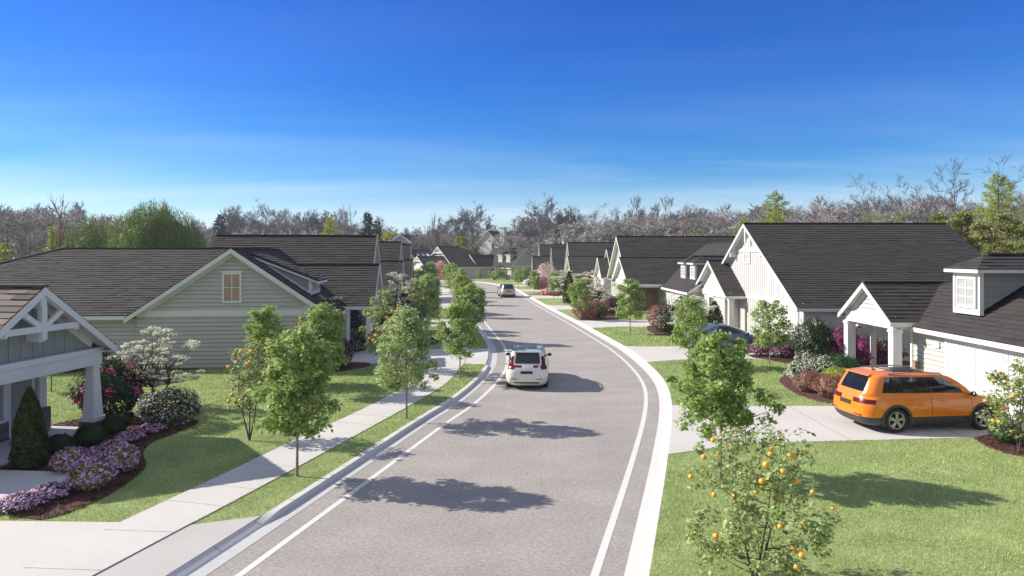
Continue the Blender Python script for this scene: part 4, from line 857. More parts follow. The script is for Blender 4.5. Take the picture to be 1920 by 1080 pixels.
# shrubs
def dome_pts(rs, n, rx, rz_, z0=.0, inner=.75, lump=.1, ph=0.):
    d = rs.normal(size=(n, 3)); d[:, 2] = np.abs(d[:, 2])*1.0-.15; d /= np.linalg.norm(d, axis=1)[:, None]
    a = np.arctan2(d[:, 1], d[:, 0]); r = (inner+(1-inner)*rs.rand(n)**.5)*(1+lump*np.sin(a*4+ph+d[:, 2]*5)+lump*.6*np.sin(a*7+d[:, 2]*9+ph))
    P = d*r[:, None]*[rx, rx, rz_]; P[:, 2] += z0; P[:, 2] = np.maximum(P[:, 2], .02); return P, d
def shrub(name, label, loc, rx, h, leafm, n=1800, ls=.05, flower=None, nf=0, fs=.04, seed=1, group='garden shrubs', cat='shrub', lump=.1, cone=False, stem=True, ftop=.3, tm=T_QUAD, z0=None, fl_clus=0, inner=.7):
    rs = np.random.RandomState(seed); root = empty(name, (loc[0], loc[1], .02), 0, label, cat, group)
    z0 = h*.42 if z0 is None else z0; hz_ = h-z0
    if cone:
        t = rs.rand(n)**1.25; a = rs.rand(n)*6.283; r = rx*(1-t**2.3)**.8*(.72+.28*rs.rand(n)**.5)*(1+lump*np.sin(a*5+t*14)); r *= np.minimum(1, t*9+.75)
        P = np.stack([np.cos(a)*r, np.sin(a)*r, t*h+.03], 1); D = np.stack([np.cos(a), np.sin(a), .5+0*a], 1)
        leaves('foliage', P, ls, leafm, root, tm, .1, D, seed, axis=np.tile([0, 0, 1.2], (n, 1)))
    else:
        P, D = dome_pts(rs, n, rx, hz_, z0, inner, lump, seed); low = rs.rand(n//3); a = rs.rand(n//3)*6.283; r = rx*(.55+.4*low+.05*rs.rand(n//3)); 
        PL = np.stack([np.cos(a)*r, np.sin(a)*r, .05+low*z0], 1); DL_ = np.stack([np.cos(a), np.sin(a), 0*a], 1)
        leaves('foliage', np.concatenate([P, PL]), ls, leafm, root, tm, .25, np.concatenate([D, DL_]), seed)
    if flower:
        if fl_clus:
            k = max(4, nf//fl_clus); Pc, Dc = dome_pts(rs, k, rx*1.03, hz_*1.03, z0, .95, lump, seed)
            Pf = np.repeat(Pc, fl_clus, 0)+rs.normal(size=(k*fl_clus, 3))*fs*1.1; Df = np.repeat(Dc, fl_clus, 0)
        else: Pf, Df = dome_pts(rs, nf, rx*1.04, hz_*1.04, z0, .93, lump, seed)
        if not fl_clus:
            low = rs.rand(nf//3); a = rs.rand(nf//3)*6.283; r = rx*(.62+.42*low); Pf = np.concatenate([Pf, np.stack([np.cos(a)*r, np.sin(a)*r, .08+low*z0], 1)]); Df = np.concatenate([Df, np.stack([np.cos(a), np.sin(a), .3+0*a], 1)])
        o = leaves('blossoms', Pf, fs, flower, root, T_HEX, .4, Df*1.5, seed+1); o['kind'] = 'stuff'
    if stem:
        m = MB(); q = random.Random(seed)
        for k in range(7):
            a = k*.9; m.tube([(0, 0, -.03), (math.cos(a)*rx*.25, math.sin(a)*rx*.25, h*.3), (math.cos(a)*rx*.6, math.sin(a)*rx*.6, h*.7)], [.018, .012, .005], 4)
        m.build('stems', M['bark_dk'], root)
    return root
# near left bed
shrub('arborvitae', 'dark conical evergreen beside the near left porch', G(55, 878), .40, 1.98, 'leaf_arb', 8000, .07, cone=True, lump=.09, seed=5)
for i, (px, py, rx, h, lab) in enumerate([(112, 848, .38, .46, 'low dark round bush behind the purple flowers, closest to the cone evergreen'), (170, 836, .42, .62, 'largest dark round bush, left of the white column foot'), (216, 812, .40, .55, 'dark round bush at the right foot of the white column')]):
    shrub('boxwood', lab, G(px, py), rx, h, 'leaf_dark', 3800, .05, seed=60+i, group='dark round bushes', lump=.04)
PF = [(133, 888, .42, .62, 1, 'leftmost of the tall purple flower mounds'), (170, 918, .47, .66, 1, 'frontmost of the tall purple flower mounds'), (226, 887, .43, .68, 1, 'rightmost of the tall purple flower mounds'),
      (184, 868, .33, .40, 0, 'small lilac mound between the tall purple ones'), (214, 851, .34, .36, 0, 'lilac mound behind the rightmost tall one'), (244, 828, .36, .3, 0, 'low lilac mound near the bed edge'), (287, 812, .36, .3, 0, 'low lilac mound at the tip of the bed, below the silvery bush'),
      (38, 957, .40, .34, 0, 'lowest lilac mound, nearest the driveway'), (92, 938, .38, .33, 0, 'lilac mound beside the walkway, second from the driveway')]
for i, (px, py, rx, h, k, lab) in enumerate(PF):
    shrub('flower_mound', lab, G(px, py), rx, h, 'leaf_olive' if k else 'leaf_box', 2200 if k else 1200, .045, 'fl_purple', 330 if k else 520, .062 if k else .042, seed=70+i, group='purple flower mounds', cat='flowers', lump=.08)
shrub('variegated_shrub', 'silvery leaved round bush at the end of the near left bed', G(318, 800), .95, 1.2, 'leaf_dark', 3800, .07, 'fl_dusty', 900, .045, seed=90, lump=.08)
shrub('rhododendron', 'dark bush with big pink blooms behind the white column', G(203, 782), 1.0, 1.85, 'leaf_dark', 4600, .11, 'fl_pink', 520, .075, seed=91, fl_clus=12, lump=.16)
def viburnum(label, loc, H, rad, cb, seed, nc=75, nfl=42, stems=4, group='white flowering trees'):
    rs = np.random.RandomState(seed); root = empty('flowering_tree', (loc[0], loc[1], 0), 0, label, 'flowering tree', group)
    C_, P_, O_ = blob_clumps(rs, nc, rad, (cb, H), lambda t: (1-t**2.2)**.5*(.8+.2*t) if t > .08 else .9, nfl, .22, .35, .25)
    o = leaves('blossoms', P_, .06, 'fl_white', root, T_HEX, 1.2, None, seed); o['kind'] = 'stuff'
    P2 = P_[::4]-np.array([0, 0, .05]); leaves('foliage', P2, .07, 'leaf_citrus', root, T_QUAD, .3, None, seed+1)
    m = MB(); q = random.Random(seed)
    for s in range(stems):
        a = s*6.28/stems+.4; k = [c for i, c in enumerate(C_) if i % stems == s]; f = Vector((math.cos(a)*rad*.3, math.sin(a)*rad*.3, cb*1.0)); m.tube([(0, 0, -.05), f*.5+Vector((0, 0, cb*.1)), f], [.05, .04, .03], 6)
        for c in k: c = Vector(c); md = f.lerp(c, .5)+Vector((q.uniform(-.08, .08), q.uniform(-.08, .08), -.05)); m.tube([f, md, c], [.022, .014, .005], 4)
    m.build('trunk', M['bark_dk'], root); return root
VB = viburnum('spreading white flowering tree before the sage wall', G(288, 768), 2.95, 1.68, .9, 41, 92, 50)
place(VB, G(570, 672), 1.35, 2., 'white flowering tree behind the street trees by the sage gable')
place(VB, G(738, 622), 1.45, 4.2, 'white flowering tree in front of the third left house')
place(VB, G(1112, 584), 1.35, 1., 'white blossoming tree in front of the pale off-road car')
place(VB, G(1063, 568), 1.3, 3., 'far white blossoming tree among the right hand gables')
place(VB, G(1300, 640), 1.0, 5., 'white flowering bush beside the third right house garage')
# hedge bits behind the near left porch
for i, (px, py, rx, h) in enumerate([(140, 697, .8, .9), (152, 693, .9, 1.3), (190, 694, .6, .8), (205, 690, .45, .9)]):
    shrub('hedge_shrub', ['low green bush far behind the porch opening', 'dark green bush by the sage wall, seen through the porch', 'yellowish green bush along the sage wall', 'small upright bush along the sage wall beside the white flowers'][i], G(px, py), rx, h, 'leaf_box', 1300, .09, seed=100+i)
place(TA, G(96, 735), .85, 1.0, 'small tree seen through the near left porch')
shrub('box_shrub', 'round green bush at the foot of the sage corner', G(362, 688), .35, .45, 'leaf_box', 700, .06, seed=104)
# second left house front
shrub('red_shrub', 'dark red bush on the mulch before the second left house', G(622, 692), 1.0, 1.2, 'leaf_plum', 2200, .09, seed=105)
shrub('rose_shrub', 'tall bush with red pink blooms inside the second left porch', G(655, 640), .9, 2.3, 'leaf_dark', 2200, .12, 'fl_pink', 300, .09, seed=106, fl_clus=8)
shrub('silver_shrub', 'silvery bush at the foot of the second left porch post', G(667, 660), .85, .85, 'leaf_dark', 1300, .09, 'fl_pale', 300, .05, seed=107)
shrub('yellow_shrub', 'yellow green bush right of the second left porch post', G(700, 656), .8, 1.1, 'leaf_olive', 1300, .1, seed=108)
shrub('plum_shrub', 'purple bush by the trunks of the left lawn trees', G(752, 645), .6, 1.1, 'leaf_plum', 900, .09, 'fl_pale', 120, .06, seed=109)
shrub('coral_tree', 'coral pink flowering bush at the far end of the left pavement', G(826, 524.5), 1.7, 4.0, 'fl_coral', 1000, .26, 'fl_pale', 500, .22, seed=110)
# right beds
shrub('pale_rose_shrub', 'tall bush with pale pink roses at the corner of the white board house', G(1527, 678), 1.12, 2.15, 'leaf_dark', 3800, .11, 'fl_pale', 420, .055, seed=120, fl_clus=6, lump=.14)
shrub('magenta_shrub', 'tall magenta bush behind the round boxwoods, left of the porch post', G(1588, 683), 1.0, 1.75, 'fl_magenta', 3800, .08, seed=121, lump=.25)
shrub('magenta_shrub', 'smaller magenta bush seen between the white porch posts', G(1630, 688), .72, 1.35, 'fl_magenta', 2500, .08, seed=122, lump=.25)
shrub('boxwood', 'round boxwood nearest the magenta bush', G(1546, 690), .6, .85, 'leaf_box', 2600, .055, seed=123, group='round boxwoods behind the orange car')
shrub('boxwood', 'largest round boxwood, behind the lime green bush', G(1577, 706), .68, 1.0, 'leaf_box', 3000, .055, seed=124, group='round boxwoods behind the orange car')
shrub('boxwood', 'round boxwood against the left porch post', G(1600, 708), .5, .85, 'leaf_box', 2400, .055, seed=125, group='round boxwoods behind the orange car')
for i, (px, py, rx, h, lab) in enumerate([(1503, 718, .62, .85, 'leftmost white flowered bush at the rim of the curved bed'), (1512, 697, .55, .85, 'white flowered bush furthest back in the curved bed'), (1545, 705, .62, .85, 'white flowered bush beside the boxwoods')]):
    shrub('white_flower_shrub', lab, G(px, py), rx, h, 'leaf_box', 2400, .06, 'fl_white', 1000, .042, seed=130+i, group='white flowered bushes', lump=.14)
shrub('brown_shrub', 'tan brown bush left of the lime green bush', G(1518, 735), .62, .8, 'leaf_brown', 2800, .06, seed=133, group='brown pink bushes', lump=.16)
shrub('brown_shrub', 'pinkish brown bush touching the rear of the orange car', G(1562, 746), .72, .85, 'leaf_brown', 3400, .06, 'fl_coral', 240, .035, seed=134, group='brown pink bushes', lump=.16)
shrub('lime_shrub', 'lime green bush above the pinkish brown one', G(1572, 718), .68, .62, 'leaf_lime', 2600, .06, seed=135)
shrub('white_flower_shrub', 'white flowered bush framed by the two white porch posts', G(1662, 681), .85, 1.15, 'leaf_dark', 2600, .08, 'fl_white', 500, .055, seed=136, group='white flowered bushes', fl_clus=5)
shrub('boxwood', 'small green bush under the right edge orange tree', G(1888, 832), .42, .62, 'leaf_box', 2600, .05, seed=137)
shrub('rose_pink_shrub', 'magenta pink bush left of the slender lawn tree', G(1428, 668), .55, .85, 'leaf_box', 1100, .07, 'fl_rose', 600, .055, seed=140, group='pink bushes before the white board house')
shrub('rose_pink_shrub', 'magenta pink bush right of the slender lawn tree', G(1467, 671), .6, .8, 'leaf_box', 1100, .07, 'fl_rose', 600, .055, seed=141, group='pink bushes before the white board house')
shrub('plum_shrub', 'dull purple bush behind the right magenta pink bush', G(1480, 668), .7, 1.15, 'leaf_plum', 1600, .08, 'fl_pale', 120, .05, seed=142)
shrub('arborvitae', 'conical evergreen by the window of the small right gable', G(1340, 640), .62, 2.4, 'leaf_arb', 2600, .14, cone=True, seed=143)
shrub('pale_rose_shrub', 'big pale flowered bush before the two dormer garage', G(1284, 628), 1.7, 2.6, 'leaf_dark', 2600, .15, 'fl_pale', 900, .08, seed=144, fl_clus=5, lump=.15)
shrub('brown_shrub', 'reddish brown bush at the corner of the third right house', G(1236, 612), 1.0, 1.6, 'leaf_brown', 1800, .11, seed=145, group='brown pink bushes')
shrub('coral_shrub', 'coral tipped bush on the small round mulch bed', G(1246, 622), .9, 1.0, 'leaf_box', 1300, .1, 'fl_coral', 300, .07, seed=146)
shrub('brown_shrub', 'large brown pink bush at the driveway edge beside the street', G(1098, 598), 1.15, 1.5, 'leaf_brown', 2000, .12, 'fl_coral', 200, .07, seed=147, group='brown pink bushes')
shrub('brown_shrub', 'brown pink bush behind the round green one', G(1118, 590), 1.2, 1.3, 'leaf_brown', 1600, .12, seed=148, group='brown pink bushes')
shrub('boxwood', 'round green bush between brown pink bushes by the far driveway', G(1122, 597), .8, 1.1, 'leaf_box', 1500, .1, seed=149)
shrub('plum_shrub', 'dark plum bush near the pale off-road car', G(1148, 588), 1.0, 1.5, 'leaf_plum', 1500, .12, 'fl_rose', 80, .07, seed=150)
shrub('arborvitae', 'far narrow evergreen left of the white blossoming tree', G(1067, 570), .7, 3.4, 'leaf_arb', 1400, .22, cone=True, seed=151)
for i, (px, py, rx, h, mt, lab) in enumerate([(1019, 541, 1.2, 1.8, 'fl_rose', 'far magenta bush on the right lawn edge'), (1013, 543, 1.2, 1.3, 'leaf_brown', 'far brown bush beside the magenta one'), (1030, 553, 1.3, .8, 'fl_coral', 'low pink flowers on the far right mulch'), (1050, 552, 1.6, 1.8, 'leaf_plum', 'far plum bush below the bay'),
    (1024, 535, 2, 4, 'fl_pale', 'far pale pink tree-like bush before the bay'), (937, 522, 2, 3, 'leaf_plum', 'far dark bush before the far garage'), (884, 520.5, 1.6, 2.6, 'leaf_dark', 'far round bush beside the far porch'), (862, 520.5, 2, 2.6, 'leaf_dark', 'far dark bush left of the far porch'), (873, 521, 1.2, 1.8, 'leaf_plum', 'low far bush by the far porch post'), (1012, 517, 3, 2.2, 'leaf_box', 'far bush by the furthest right gable')]):
    shrub('far_shrub', lab, G(px, py), rx, h, mt, 700, .28, seed=160+i, stem=False)

# ------------------------------------------------------------------ bare trees and woodland behind
def bare_mesh(seed, H, spread=.5, levels=5, r0=.22, trunk=.22, kids=(3, 4), upb=.25, wob=.18, sides=3, rmin=.012, decay=.72, mainstem=False):
    q = random.Random(seed); tm, bm = MB(), MB()
    def grow(p, d, L, r, lev):
        n = 3 if lev < 2 else 2; pts = [p]; rad = [r]; c = d.copy()
        for k in range(n):
            c = (c+Vector((q.uniform(-wob, wob), q.uniform(-wob, wob), q.uniform(-wob, wob)+upb*.3))).normalized(); p = p+c*L/n; pts.append(p); rad.append(max(rmin*.6, r*(1-.45*(k+1)/n)))
        (tm if lev == 0 else bm).tube(pts, rad, 6 if lev == 0 else sides)
        if lev >= levels: return
        k = q.randint(*kids)+(1 if lev >= levels-2 else 0)
        for j in range(k):
            t = q.uniform(.35, 1.0) if (lev > 0 or mainstem) else q.uniform(.8, 1.0); i = min(n-1, int(t*n)); base = pts[i].lerp(pts[i+1], t*n-i)
            a = j*2.4+q.random()*1.5; s = spread*q.uniform(.6, 1.35); ax = Vector((math.cos(a), math.sin(a), 0)); nd = (c*1.0+ax*s*1.6+Vector((0, 0, upb))).normalized()
            grow(base, nd, L*decay*q.uniform(.7, 1.15), max(rmin, rad[i]*.55), lev+1)
        if mainstem and lev == 0: grow(p, c, L*decay, rad[-1], lev+1)
    grow(Vector((0, 0, -.3)), Vector((0, 0, 1)), H*trunk, r0, 0)
    z = max(v[2] for v in bm.v); f = H/z; hi = [v for v in bm.v if v[2] > z*.5]; mx_ = sum(v[0] for v in hi)/len(hi); my_ = sum(v[1] for v in hi)/len(hi)
    for b in (tm, bm): b.v = [(v[0]-mx_*min(1, max(0, v[2])/z/.5)*.9, v[1]-my_*min(1, max(0, v[2])/z/.5)*.9, v[2]) for v in b.v]
    for b in (tm, bm): b.v = [(v[0]*f, v[1]*f, v[2]*f) for v in b.v]
    return tm, bm
def bare_tree(name, label, seed, H, mat, tmat, group, **k):
    tm, bm = bare_mesh(seed, H, **k); root = empty(name, (0, 0, 0), 0, label, 'bare tree', group); tm.build('trunk', M[tmat], root); bm.build('branches', M[mat], root); return root
def at(px, Y): return ((px-960)*Y/F, Y)
def hgt(py, Y): return HC+(YH-py)*Y/F
GB = 'bare winter trees behind the houses'
first = {}
def put(kind, px, Y, top, label, group=GB, wide=1.):
    src, H0 = PROTO[kind]; h = hgt(top, Y)/H0
    if kind in first: o = copy_tree(src)
    else: o = src; first[kind] = 1
    x, y = at(px, Y); o.location = (x, y, -.3); o.scale = (h*wide, h*wide, h); o.rotation_euler = (0, 0, rnd.random()*6.28); o['label'] = label; o['group'] = group; return o
PROTO = {}
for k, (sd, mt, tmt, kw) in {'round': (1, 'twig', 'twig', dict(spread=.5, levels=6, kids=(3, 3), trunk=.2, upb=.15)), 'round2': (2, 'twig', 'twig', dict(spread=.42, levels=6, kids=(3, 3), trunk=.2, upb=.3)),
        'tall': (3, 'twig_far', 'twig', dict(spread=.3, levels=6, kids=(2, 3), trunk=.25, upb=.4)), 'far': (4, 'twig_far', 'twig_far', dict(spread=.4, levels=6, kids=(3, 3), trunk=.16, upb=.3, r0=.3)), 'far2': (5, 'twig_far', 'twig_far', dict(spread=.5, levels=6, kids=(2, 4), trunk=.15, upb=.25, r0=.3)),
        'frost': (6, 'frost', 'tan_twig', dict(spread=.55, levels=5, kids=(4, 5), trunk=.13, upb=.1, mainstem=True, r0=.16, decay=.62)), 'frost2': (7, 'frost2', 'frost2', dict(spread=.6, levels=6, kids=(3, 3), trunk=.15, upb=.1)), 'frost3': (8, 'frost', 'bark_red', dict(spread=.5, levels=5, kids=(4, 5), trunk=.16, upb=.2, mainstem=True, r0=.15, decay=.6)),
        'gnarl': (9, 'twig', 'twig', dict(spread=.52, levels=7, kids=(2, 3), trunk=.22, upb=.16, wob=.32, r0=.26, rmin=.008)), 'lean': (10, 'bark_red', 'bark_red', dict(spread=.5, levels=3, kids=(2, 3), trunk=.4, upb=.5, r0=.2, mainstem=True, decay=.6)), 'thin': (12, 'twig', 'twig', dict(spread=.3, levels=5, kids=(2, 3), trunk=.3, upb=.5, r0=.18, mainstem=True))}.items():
    PROTO[k] = (bare_tree('bare_tree', 'x', sd, 10., mt, tmt, GB, **kw), 10.)
NAMED = [('round', 483, 215, 368, 'large rounded bare tree above the second left roof'), ('round2', 440, 225, 380, 'bare tree with dark dense crown left of the large rounded one'), ('tall', 540, 215, 384, 'narrow bare tree right of the large rounded one'), ('round2', 590, 210, 386, 'wide bare tree above the brown left roof'),
    ('thin', 648, 190, 376, 'tall open bare tree near the middle of the left roof'), ('thin', 815, 175, 390, 'thin leaning bare tree left of the far cream gable'), ('round', 887, 185, 370, 'big round bare tree above the far cream house'), ('round2', 868, 200, 385, 'bare tree just left of the big round one'),
    ('round', 1018, 185, 355, 'tallest round bare tree beyond the right row'), ('round2', 1068, 210, 380, 'bare tree right of the tallest round one'), ('gnarl', 1133, 200, 376, 'gnarled bare tree above the first far gables'), ('tall', 1185, 205, 362, 'slim tall bare tree, left of a pair'), ('tall', 1222, 200, 357, 'slim tall bare tree, right of a pair'),
    ('round2', 1295, 195, 376, 'broad bare tree left of the sunlit spruce'), ('gnarl', 1612, 150, 320, 'twisted bare tree with bent top above the wide dark roof'), ('gnarl', 1690, 165, 322, 'spreading bare tree right of the twisted one'), ('gnarl', 1790, 130, 290, 'large oak-like bare tree at the upper right'), ('gnarl', 1880, 120, 284, 'largest bare tree at the right edge of the picture'), ('gnarl', 1745, 140, 330, 'low limbed bare tree left of the oak-like one'),
    ('lean', 108, 95, 356, 'reddish bare trunk standing tall above the left roof'), ('lean', 177, 105, 393, 'shorter reddish bare trunk beside the willow'), ('lean', 1278, 150, 400, 'tan bare trunk cluster above the third right house')]
for k, px, Y, top, lab in NAMED: put(k, px, Y, top, lab)
def ctop(px, pts): return float(np.interp(px, [p[0] for p in pts], [p[1] for p in pts]))
SK = [(0, 392), (60, 385), (130, 388), (200, 402), (300, 430), (370, 420), (420, 405), (480, 398), (560, 395), (640, 405), (700, 420), (760, 432), (800, 428), (860, 418), (940, 425), (1000, 405), (1060, 398), (1150, 400), (1230, 395), (1320, 388), (1380, 385), (1450, 392), (1500, 380), (1560, 372), (1620, 372), (1700, 362), (1780, 365), (1860, 372), (1920, 360), (2000, 350)]
def wood(kinds, n, x0, x1, Ya, Yb, dtop, jit, label, wide=1.):
    for i in range(n):
        px = x0+(x1-x0)*(i+.5+rnd.uniform(-.4, .4))/n; Y = rnd.uniform(Ya, Yb); put(rnd.choice(kinds), px, Y, ctop(px, SK)+dtop-8+rnd.uniform(-jit*.7, jit), label, wide=wide)
wood(['far', 'far2'], 60, -120, 2040, 270, 330, 0, 14, 'distant grey bare tree in the woodland along the skyline', 1.25)
wood(['far', 'far2', 'round2'], 50, -120, 2040, 215, 255, 12, 16, 'dark bare tree in the middle of the woodland behind the roofs', 1.2)
wood(['frost', 'frost2', 'frost3'], 46, 960, 2000, 150, 185, 26, 26, 'pale frosted bare tree behind the right hand roofs', 1.25)
wood(['frost', 'frost2'], 22, -80, 360, 110, 170, 12, 30, 'pale frosted bare tree behind the near left roof', 1.2)
wood(['frost'], 10, 400, 700, 120, 140, 34, 8, 'short pale bare tree above the ridge of the brown left roof')
wood(['frost2', 'far2'], 14, 700, 1000, 190, 205, 22, 14, 'grey bare tree behind the houses closing the street')
# twiggy undergrowth that closes the foot of the wood
def thicket(name, label, x0, x1, Y, dY, ztop, n, mat, sz):
    rs = np.random.RandomState(int(Y)+n); px = x0+(x1-x0)*rs.rand(n); y = Y+dY*rs.rand(n); x = (px-960)*Y/F; top = np.interp(px, [p[0] for p in SK], [p[1] for p in SK])+ztop+14*np.sin(px*.05+Y)*np.sin(px*.021)
    h = HC+(YH-top)*y/F; z = h*rs.rand(n)**.8; P = np.stack([x, y, z], 1)
    ax = rs.normal(size=(n, 3)); ax[:, 2] = np.abs(ax[:, 2])+.6; tm = np.array([(-.012, 0, 0), (.012, 0, 0), (.004, 1, 0), (-.004, 1, 0)], float)
    o = leaves(name, P, sz, mat, None, tm, 0, None, 3, axis=ax); tag(o, label, 'woodland', kind='stuff')
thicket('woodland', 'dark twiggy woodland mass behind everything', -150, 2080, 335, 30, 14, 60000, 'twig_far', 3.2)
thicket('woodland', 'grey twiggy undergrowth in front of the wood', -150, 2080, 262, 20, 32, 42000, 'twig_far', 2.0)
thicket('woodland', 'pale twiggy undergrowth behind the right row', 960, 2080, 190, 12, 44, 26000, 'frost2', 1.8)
m = MB(); xs = np.linspace(-420, 420, 60)
m.grid([[(x, 345+40*math.sin(x*.01)+dy, -2+(hh*(1+.18*math.sin(x*.037)+.12*math.sin(x*.09+1)) if hh else 0)) for x in xs] for dy, hh in ((0, 0), (25, 9), (60, 15), (120, 17))], False); struct(m.build('hills', node_mat('wooded_hill', (.13, .11, .115), .95, fine=.4, fscale=.8)))

# willow, conifers, budding trees
def willow(label, px, Y, top, wpx, seed, n=2600):
    x, y = at(px, Y); H = hgt(top, Y); W = wpx*Y/F/2; root = empty('willow', (x, y, 0), 0, label, 'willow', 'weeping willows'); rs = np.random.RandomState(seed)
    P, A = [], []
    for k in range(n):
        a = rs.rand()*6.283; q = rs.rand()**.5; lob = 1+.12*math.sin(a*3+seed)+.1*math.sin(a*7); r = W*q*lob; z = H*(1-.34*(q**2.4))*(.93+.07*math.sin(a*5+q*9))+rs.normal()*.15
        L = H*(.35+.5*rs.rand())*(.5+.5*q); c = int(L/.28); zz = z-np.arange(c)*.28; zz = zz[zz > .2]; m_ = len(zz)
        sw = rs.normal()*.06; P.append(np.stack([math.cos(a)*r+np.arange(m_)*sw*.25+rs.normal(size=m_)*.05, math.sin(a)*r+rs.normal(size=m_)*.05, zz], 1))
    P = np.concatenate(P); leaves('crown', P, .40, 'willow', root, np.array([(0, 0, 0), (-.09, .5, 0), (0, 1, 0), (.09, .5, 0)], float), 0, None, seed, axis=np.tile([0, 0, -2.2], (len(P), 1)))
    m = MB(); m.tube([(0, 0, -.3), (0, 0, H*.35), (W*.2, 0, H*.7)], [.4, .3, .1], 7); m.build('trunk', M['bark_dk'], root)
willow('large weeping willow in fresh green behind the near left roof', 290, 88, 374, 150, 1, 2400)
willow('small thin willow left of the large one', 180, 96, 400, 90, 2, 750)
def conifer(label, px, Y, top, wpx, mat, seed, base=.08, n=5200, ls=.5, gap=.3, group='conifers behind the houses', shape=1.0):
    x, y = at(px, Y); H = hgt(top, Y); W = wpx*Y/F/2; root = empty('conifer', (x, y, 0), 0, label, 'conifer', group); rs = np.random.RandomState(seed); P, A, m = [], [], MB()
    nb = int(60+20*rs.rand()); m.tube([(0, 0, -.3), (0, 0, H*.97)], [W*.07+.08, .03], 6)
    for k in range(nb):
        t = base+(1-base)*(k+rs.rand())/nb; a = k*2.4+rs.rand(); L = W*(1-t**1.3)**shape*(.65+.5*rs.rand())+.15; c = max(6, int(n/nb*(.3+L/W))); s = rs.rand(c)**.7*L; dr = .25*(1-t)
        b = math.cos(a), math.sin(a); P.append(np.stack([b[0]*s+rs.normal(size=c)*.10*L, b[1]*s+rs.normal(size=c)*.10*L, t*H+.28*s*(1-2*dr)-s*dr*.5-.12*s**2/W+rs.normal(size=c)*.05*W], 1)); A.append(np.tile([b[0], b[1], .35], (c, 1))); m.tube([(0, 0, t*H-.1), (b[0]*L*.9, b[1]*L*.9, t*H+.1*L)], [.05, .015], 3)
    leaves('crown', np.concatenate(P), ls, mat, root, np.array([(0, 0, 0), (-.14, .45, .04), (0, 1, 0), (.14, .45, .04)], float), .3, None, seed, axis=np.concatenate(A)); m.build('trunk', M['bark_dk'], root)
conifer('sunlit yellow green spruce above the third right house', 1455, 82, 364, 112, 'leaf_yspruce', 1, n=12000, ls=.27, shape=.55)
conifer('tall sunlit spruce at the upper right before the oak-like tree', 1872, 78, 330, 140, 'leaf_yspruce', 2, n=16000, ls=.27, shape=.6)
conifer('small sunlit spruce above the second right ridge', 1395, 84, 412, 70, 'leaf_yspruce', 3, n=6000, ls=.27, shape=.55)
conifer('small yellow green spruce above the brown left roof', 619, 110, 410, 50, 'leaf_yspruce', 4, n=3000, ls=.4, shape=.5)
conifer('dark spruce at the far left skyline', 37, 165, 412, 42, 'leaf_spruce', 5, n=5000, ls=.8)
conifer('dark spruce beside the reddish trunk', 78, 175, 424, 34, 'leaf_spruce', 6, n=3500, ls=.8)
conifer('yellow spruce under the reddish trunk', 98, 92, 424, 34, 'leaf_yspruce', 7, n=1700, ls=.4)
conifer('second yellow spruce right of the reddish trunk', 126, 95, 432, 30, 'leaf_yspruce', 8, n=1300, ls=.4)
conifer('blue grey pine left of the blue house', 690, 165, 402, 40, 'leaf_spruce', 9, n=3200, ls=.8, shape=.6)
conifer('dark pine just right of the blue grey one', 708, 170, 415, 24, 'leaf_spruce', 10, n=1800, ls=.8)
conifer('dark evergreen left of the large rounded bare tree', 413, 190, 405, 36, 'leaf_spruce', 11, n=3000, ls=.9, shape=.6)
conifer('dark narrow evergreen right of the tallest bare tree', 1050, 190, 404, 26, 'leaf_spruce', 12, n=2500, ls=.9)
def budding(label, px, Y, top, wpx, mat, seed, n=2600, ls=.35, tmat='tan_twig', group='budding trees behind the houses', kd='round'):
    x, y = at(px, Y); H = hgt(top, Y); W = wpx*Y/F/2; root = empty('budding_tree', (x, y, 0), 0, label, 'tree', group); rs = np.random.RandomState(seed)
    C_, P_, O_ = blob_clumps(rs, 36, W, (H*.35, H*.97), lambda t: (1-(abs(t-.4)/.7)**2)**.5 if abs(t-.4) < .7 else 0, n//36, W*.30, .6, .3); leaves('crown', P_, ls, mat, root, T_QUAD, .7, None, seed)
    trunk_mesh('trunk', tmat, C_, H*.25, .12, root, 30, .2, seed, stems=4)
for i, (px, Y, top, wpx, mat, lab, n) in enumerate([(1775, 62, 392, 90, 'leaf_olive', 'olive green budding tree right of the wide dark roof', 4200), (1830, 60, 412, 90, 'leaf_tan', 'brownish budding thicket tree beyond the nearest right dormer', 3200), (1900, 64, 398, 100, 'leaf_olive', 'olive budding tree at the right edge behind the dormer', 5200), (1860, 70, 400, 80, 'leaf_olive', 'yellowish budding tree below the tall spruce', 3200), (1955, 62, 392, 90, 'leaf_olive', 'budding tree partly outside the right edge', 3200),
    (1640, 120, 396, 60, 'leaf_olive', 'thin tan budding tree above the wide dark roof', 700), (1690, 118, 392, 50, 'leaf_olive', 'thin yellowish budding tree above the wide dark roof', 700), (720, 120, 434, 60, 'leaf_yspruce', 'yellow green round tree above the third left roof', 2600), (748, 135, 452, 34, 'leaf_olive', 'round dark green tree beside the blue house', 2200), (866, 172, 442, 36, 'leaf_yspruce', 'yellow green tree on the far black roof skyline', 2000), (885, 176, 458, 34, 'tan_twig', 'brown budding tree behind the far black roof', 1500), (6, 80, 456, 40, 'leaf_lime', 'yellow green bush tree at the far left edge', 1500), (1310, 150, 428, 60, 'leaf_olive', 'faint green budding tree above the third right roof', 500), (480, 130, 430, 30, 'leaf_olive', 'pale budding bush over the brown left roof', 500)]):
    budding(lab, px, Y, top, wpx, mat, 200+i, n*3, .19 if Y < 100 else .26)

